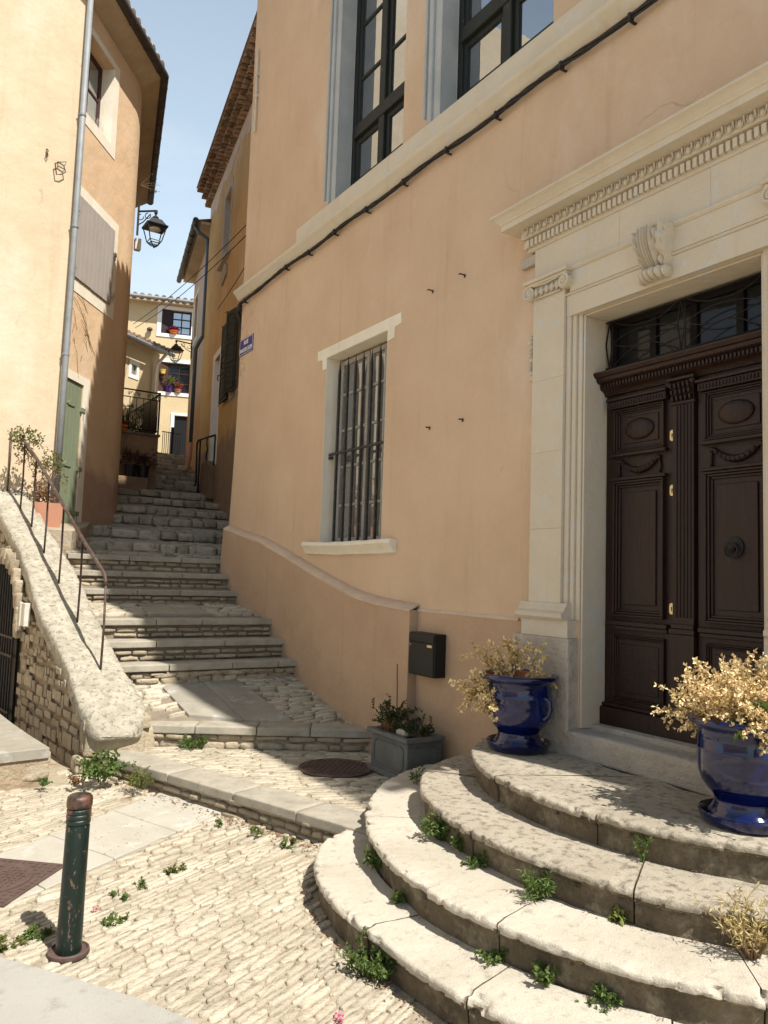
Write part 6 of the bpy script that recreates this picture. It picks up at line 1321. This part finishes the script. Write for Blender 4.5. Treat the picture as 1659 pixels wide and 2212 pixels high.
trail([V(75, 950), V(95, 970), V(108, 990)], .004, b, 1, .045, .03); trail([V(100, 965), V(118, 982), V(128, 1000)], .003, b, 1, .03, .01); trail([V(125, 1010, 10.8), V(140, 1030, 10.7), V(142, 1060, 10.7)], .003, b, 2, .045, .02); trail([V(135, 1020, 10.8), V(128, 1050, 10.75)], .003, b, 1, .05, .03)
trail([V(45, 955), V(38, 985), V(40, 1000)], .004, c3, 2, .045, .05); trail([V(38, 922, 10.6), V(45, 950, 10.6)], .005, b, 0)
a.build('stems', M['twig'], t); b.build('leaves', M['vine'], t); c3.build('dry_leaves', M['brownleaf'], t)
# ================================================================== WEEDS
def weed(px, py, z, label, n=12, L=.10, mat='green', ll=.022, up=.8, dens=3, grp='weeds in the joints of the stone', rad=.03, lw=.6):
    p = onz(px, py, z); t = thing('weed', label, 'weed', tuple(p), grp); bush((p.x, p.y, p.z-.004), rad, n, L, M[mat], M['twig'] if mat == 'straw' else M['green'], t, 'leaves', ll, ll*lw, dens, .05, up, .3, 5, .25); return t
weed(420, 1618, .165, 'round green weed at the foot of the big step below the slab terrace', 46, .12, ll=.022, up=1.0, rad=.10)
weed(218, 1688, .06, 'broad leaved green weed where the kerb meets the parapet foot', 20, .18, ll=.05, up=1.6, rad=.06)
weed(302, 1700, .06, 'dry yellowing weed along the kerb riser', 26, .14, 'vine', .02, 1.2, rad=.08)
weed(207, 1592, .30, 'tiny bright weed on the end stone of the parapet', 10, .05, ll=.015)
weed(182, 1655, .10, 'small weed clinging to the shaded parapet wall', 8, .08, ll=.02)
weed(92, 1697, .05, 'low weed at the foot of the cellar platform', 10, .06, ll=.02)
weed(160, 1697, .05, 'reddish dry weed below the parapet wall', 14, .08, 'brownleaf', .02, 1.2)
weed(952, 1812, .325, 'largest leafy weed on the second tread from the ground', 34, .12, ll=.03, up=1.3, rad=.045)
weed(1000, 1838, .325, 'leafy weed just right of the largest one', 22, .08, ll=.025, up=1.0, rad=.04)
weed(1030, 1868, .325, 'low dark weed at the end of the leafy row', 22, .055, ll=.02, up=.7, rad=.05)
weed(820, 1880, .165, 'upright weed on the lowest tread at the far left', 20, .10, ll=.028, up=1.8, rad=.03)
weed(862, 1948, .165, 'small weed on the lowest tread, below the upright one', 14, .05, ll=.018)
weed(1160, 1940, .325, 'spiky star shaped weed at the middle joint', 26, .10, ll=.035, up=1.2, rad=.03, lw=.25)
weed(1387, 1860, .485, 'single feathery weed on the third tread', 8, .10, ll=.02, up=3., rad=.012, lw=.3)
weed(1347, 1985, .325, 'yellow green rosette weed under the third step', 14, .05, 'vine', .04, .7, rad=.03)
weed(1415, 2003, .325, 'tiny weed right of the yellow green rosette', 6, .03, ll=.02)
weed(800, 2108, .0, 'bushy green weed at the foot of the lowest step', 44, .13, ll=.022, up=1.2, rad=.07)
weed(1063, 2076, .165, 'small weed tucked under the second step', 14, .05, ll=.02)
weed(1182, 2122, .165, 'leafy weed under the second step near the front joint', 18, .07, ll=.025)
weed(1312, 2162, .165, 'round weed beside the front joint of the lowest step', 16, .05, ll=.02)
weed(1276, 2214, .10, 'green weed cut by the bottom edge', 12, .07, ll=.025)
weed(1624, 2065, .325, 'large tuft of dry straw coloured grass at the right edge', 60, .17, 'straw', .035, 1.5, 3, rad=.06, lw=.18)
weed(897, 1700, .30, 'thin upright seedling beside the grey planter', 6, .13, ll=.03, up=3.5, rad=.01, lw=.35)
weed(120, 1152, 2.24, 'lush green weed in front of the terracotta planter', 40, .12, ll=.04, rad=.09)
weed(260, 1940, .0, 'flat weed among the cobbles right of the bollard, upper', 14, .04, ll=.018, up=.3, rad=.05)
weed(243, 1995, .0, 'flat weed among the cobbles right of the bollard, lower', 14, .04, ll=.018, up=.3, rad=.05)
weed(82, 2025, .0, 'weed growing in the shadow of the bollard', 14, .05, ll=.025, up=.8, rad=.05)
weed(22, 2040, .0, 'pale weed at the lower left edge', 16, .05, 'vine', .022, .3, rad=.06)
weed(378, 1884, .0, 'small dry weed in the middle of the cobbles', 12, .05, 'vine', .02, .5, rad=.04)
weed(300, 1916, .0, 'tiny weed in the middle of the cobbles', 7, .04, ll=.018)
weed(553, 1800, .03, 'weed near the right end of the kerb', 10, .035, ll=.018, rad=.05)
weed(620, 1826, .02, 'green weed close to the lowest step end', 9, .045, ll=.024, rad=.04)
weed(480, 1780, .03, 'low weed below the kerb riser', 7, .03, ll=.02, rad=.04)
for i, (px, py) in enumerate(((730, 2196), (735, 2203), (207, 1965))):
    p = onz(px, py, .015); mb = MB()
    for _ in range(7): leaf(mb, p+rv()*.012, Vector((U(-1, 1), U(-1, 1), .15)), Vector((0, 0, 1)), .018, .012)
    o = mb.build('petal', M['pinkpetal']); tag(o, ['fallen pink blossom near the bottom edge, upper of two', 'fallen pink blossom near the bottom edge, lower of two', 'tiny fallen pink petal right of the bollard'][i], 'petal', 'fallen pink petals')
# litter and grit caught in the joints
mb = MB()
def bit(x, y, z, L): 
    a_ = U(0, 6.3); leaf(mb, Vector((x, y, z)), Vector((math.cos(a_), math.sin(a_), U(-.1, .5))), Vector((U(-.3, .3), U(-.3, .3), 1)), L, L*U(.3, .7))
for _ in range(900):
    s_ = R()**.6*LK; q = K0 + D*s_ + Nn*(.03+abs(random.gauss(0, .06)))
    if sr(1, q.x, q.y) > 1: bit(q.x, q.y, .010, U(.008, .026))
for _ in range(500):
    th = math.radians(U(-60, 70)); x, y = spt(1, th, .015+abs(random.gauss(0, .03))); bit(x, y, .010, U(.006, .02))
for _ in range(420):
    k = random.choice((1, 2, 3)); th = math.radians(U(-70, 80)); x, y = spt(k+1, th, .0+abs(random.gauss(0, .012))-.02); bit(x, y, .16*k+.004, U(.005, .016))
for _ in range(260): bit(U(3.6, 3.78), U(5.6, 7.4), .0, .01) if 0 else None
for _ in range(400): x = U(1.2, 2.4); y = U(4.6, 6.2); bit(x, y, .012, U(.005, .014))
o = mb.build('leaf_litter', M['brownleaf'], kind='stuff'); tag(o, 'dry brown leaf litter and grit in the joints along the kerb and steps', 'leaf litter', kind='stuff')
# withered creeper stems left on the alley wall
mb = MB()
for _ in range(15):
    s_, z_ = U(.05, .6), U(4.7, 5.6); P = []; dx_, dz_ = U(-.03, .07), U(-.06, .05)
    for k in range(7): P.append((s_, .012+.008*math.sin(k), z_)); s_ += dx_; z_ += dz_; dz_ -= .008; dx_ += U(-.01, .01)
    mb.tube([frL2(*q) for q in P], .0032, 4)
o = mb.build('withered_creeper', M['twig']); tag(o, 'thin withered creeper stems clinging to the alley wall above the green door', 'dry creeper')
# ================================================================== SURROUNDINGS OUT OF VIEW (they light and shade the street)
o_ = thing('opposite_house', 'pale sunlit house across the little square, outside the photograph', 'house', (-6, 0, 0))
mb = MB(); mb.box((-15, -9, -.05), (-11, 7, 6.5)); mb.build('wall', M['yellow'], o_)
mb = MB(); mb.box((-15.3, -9.3, 6.5), (-10.7, 7.3, 6.7)); mb.build('roof', M['tile'], o_)
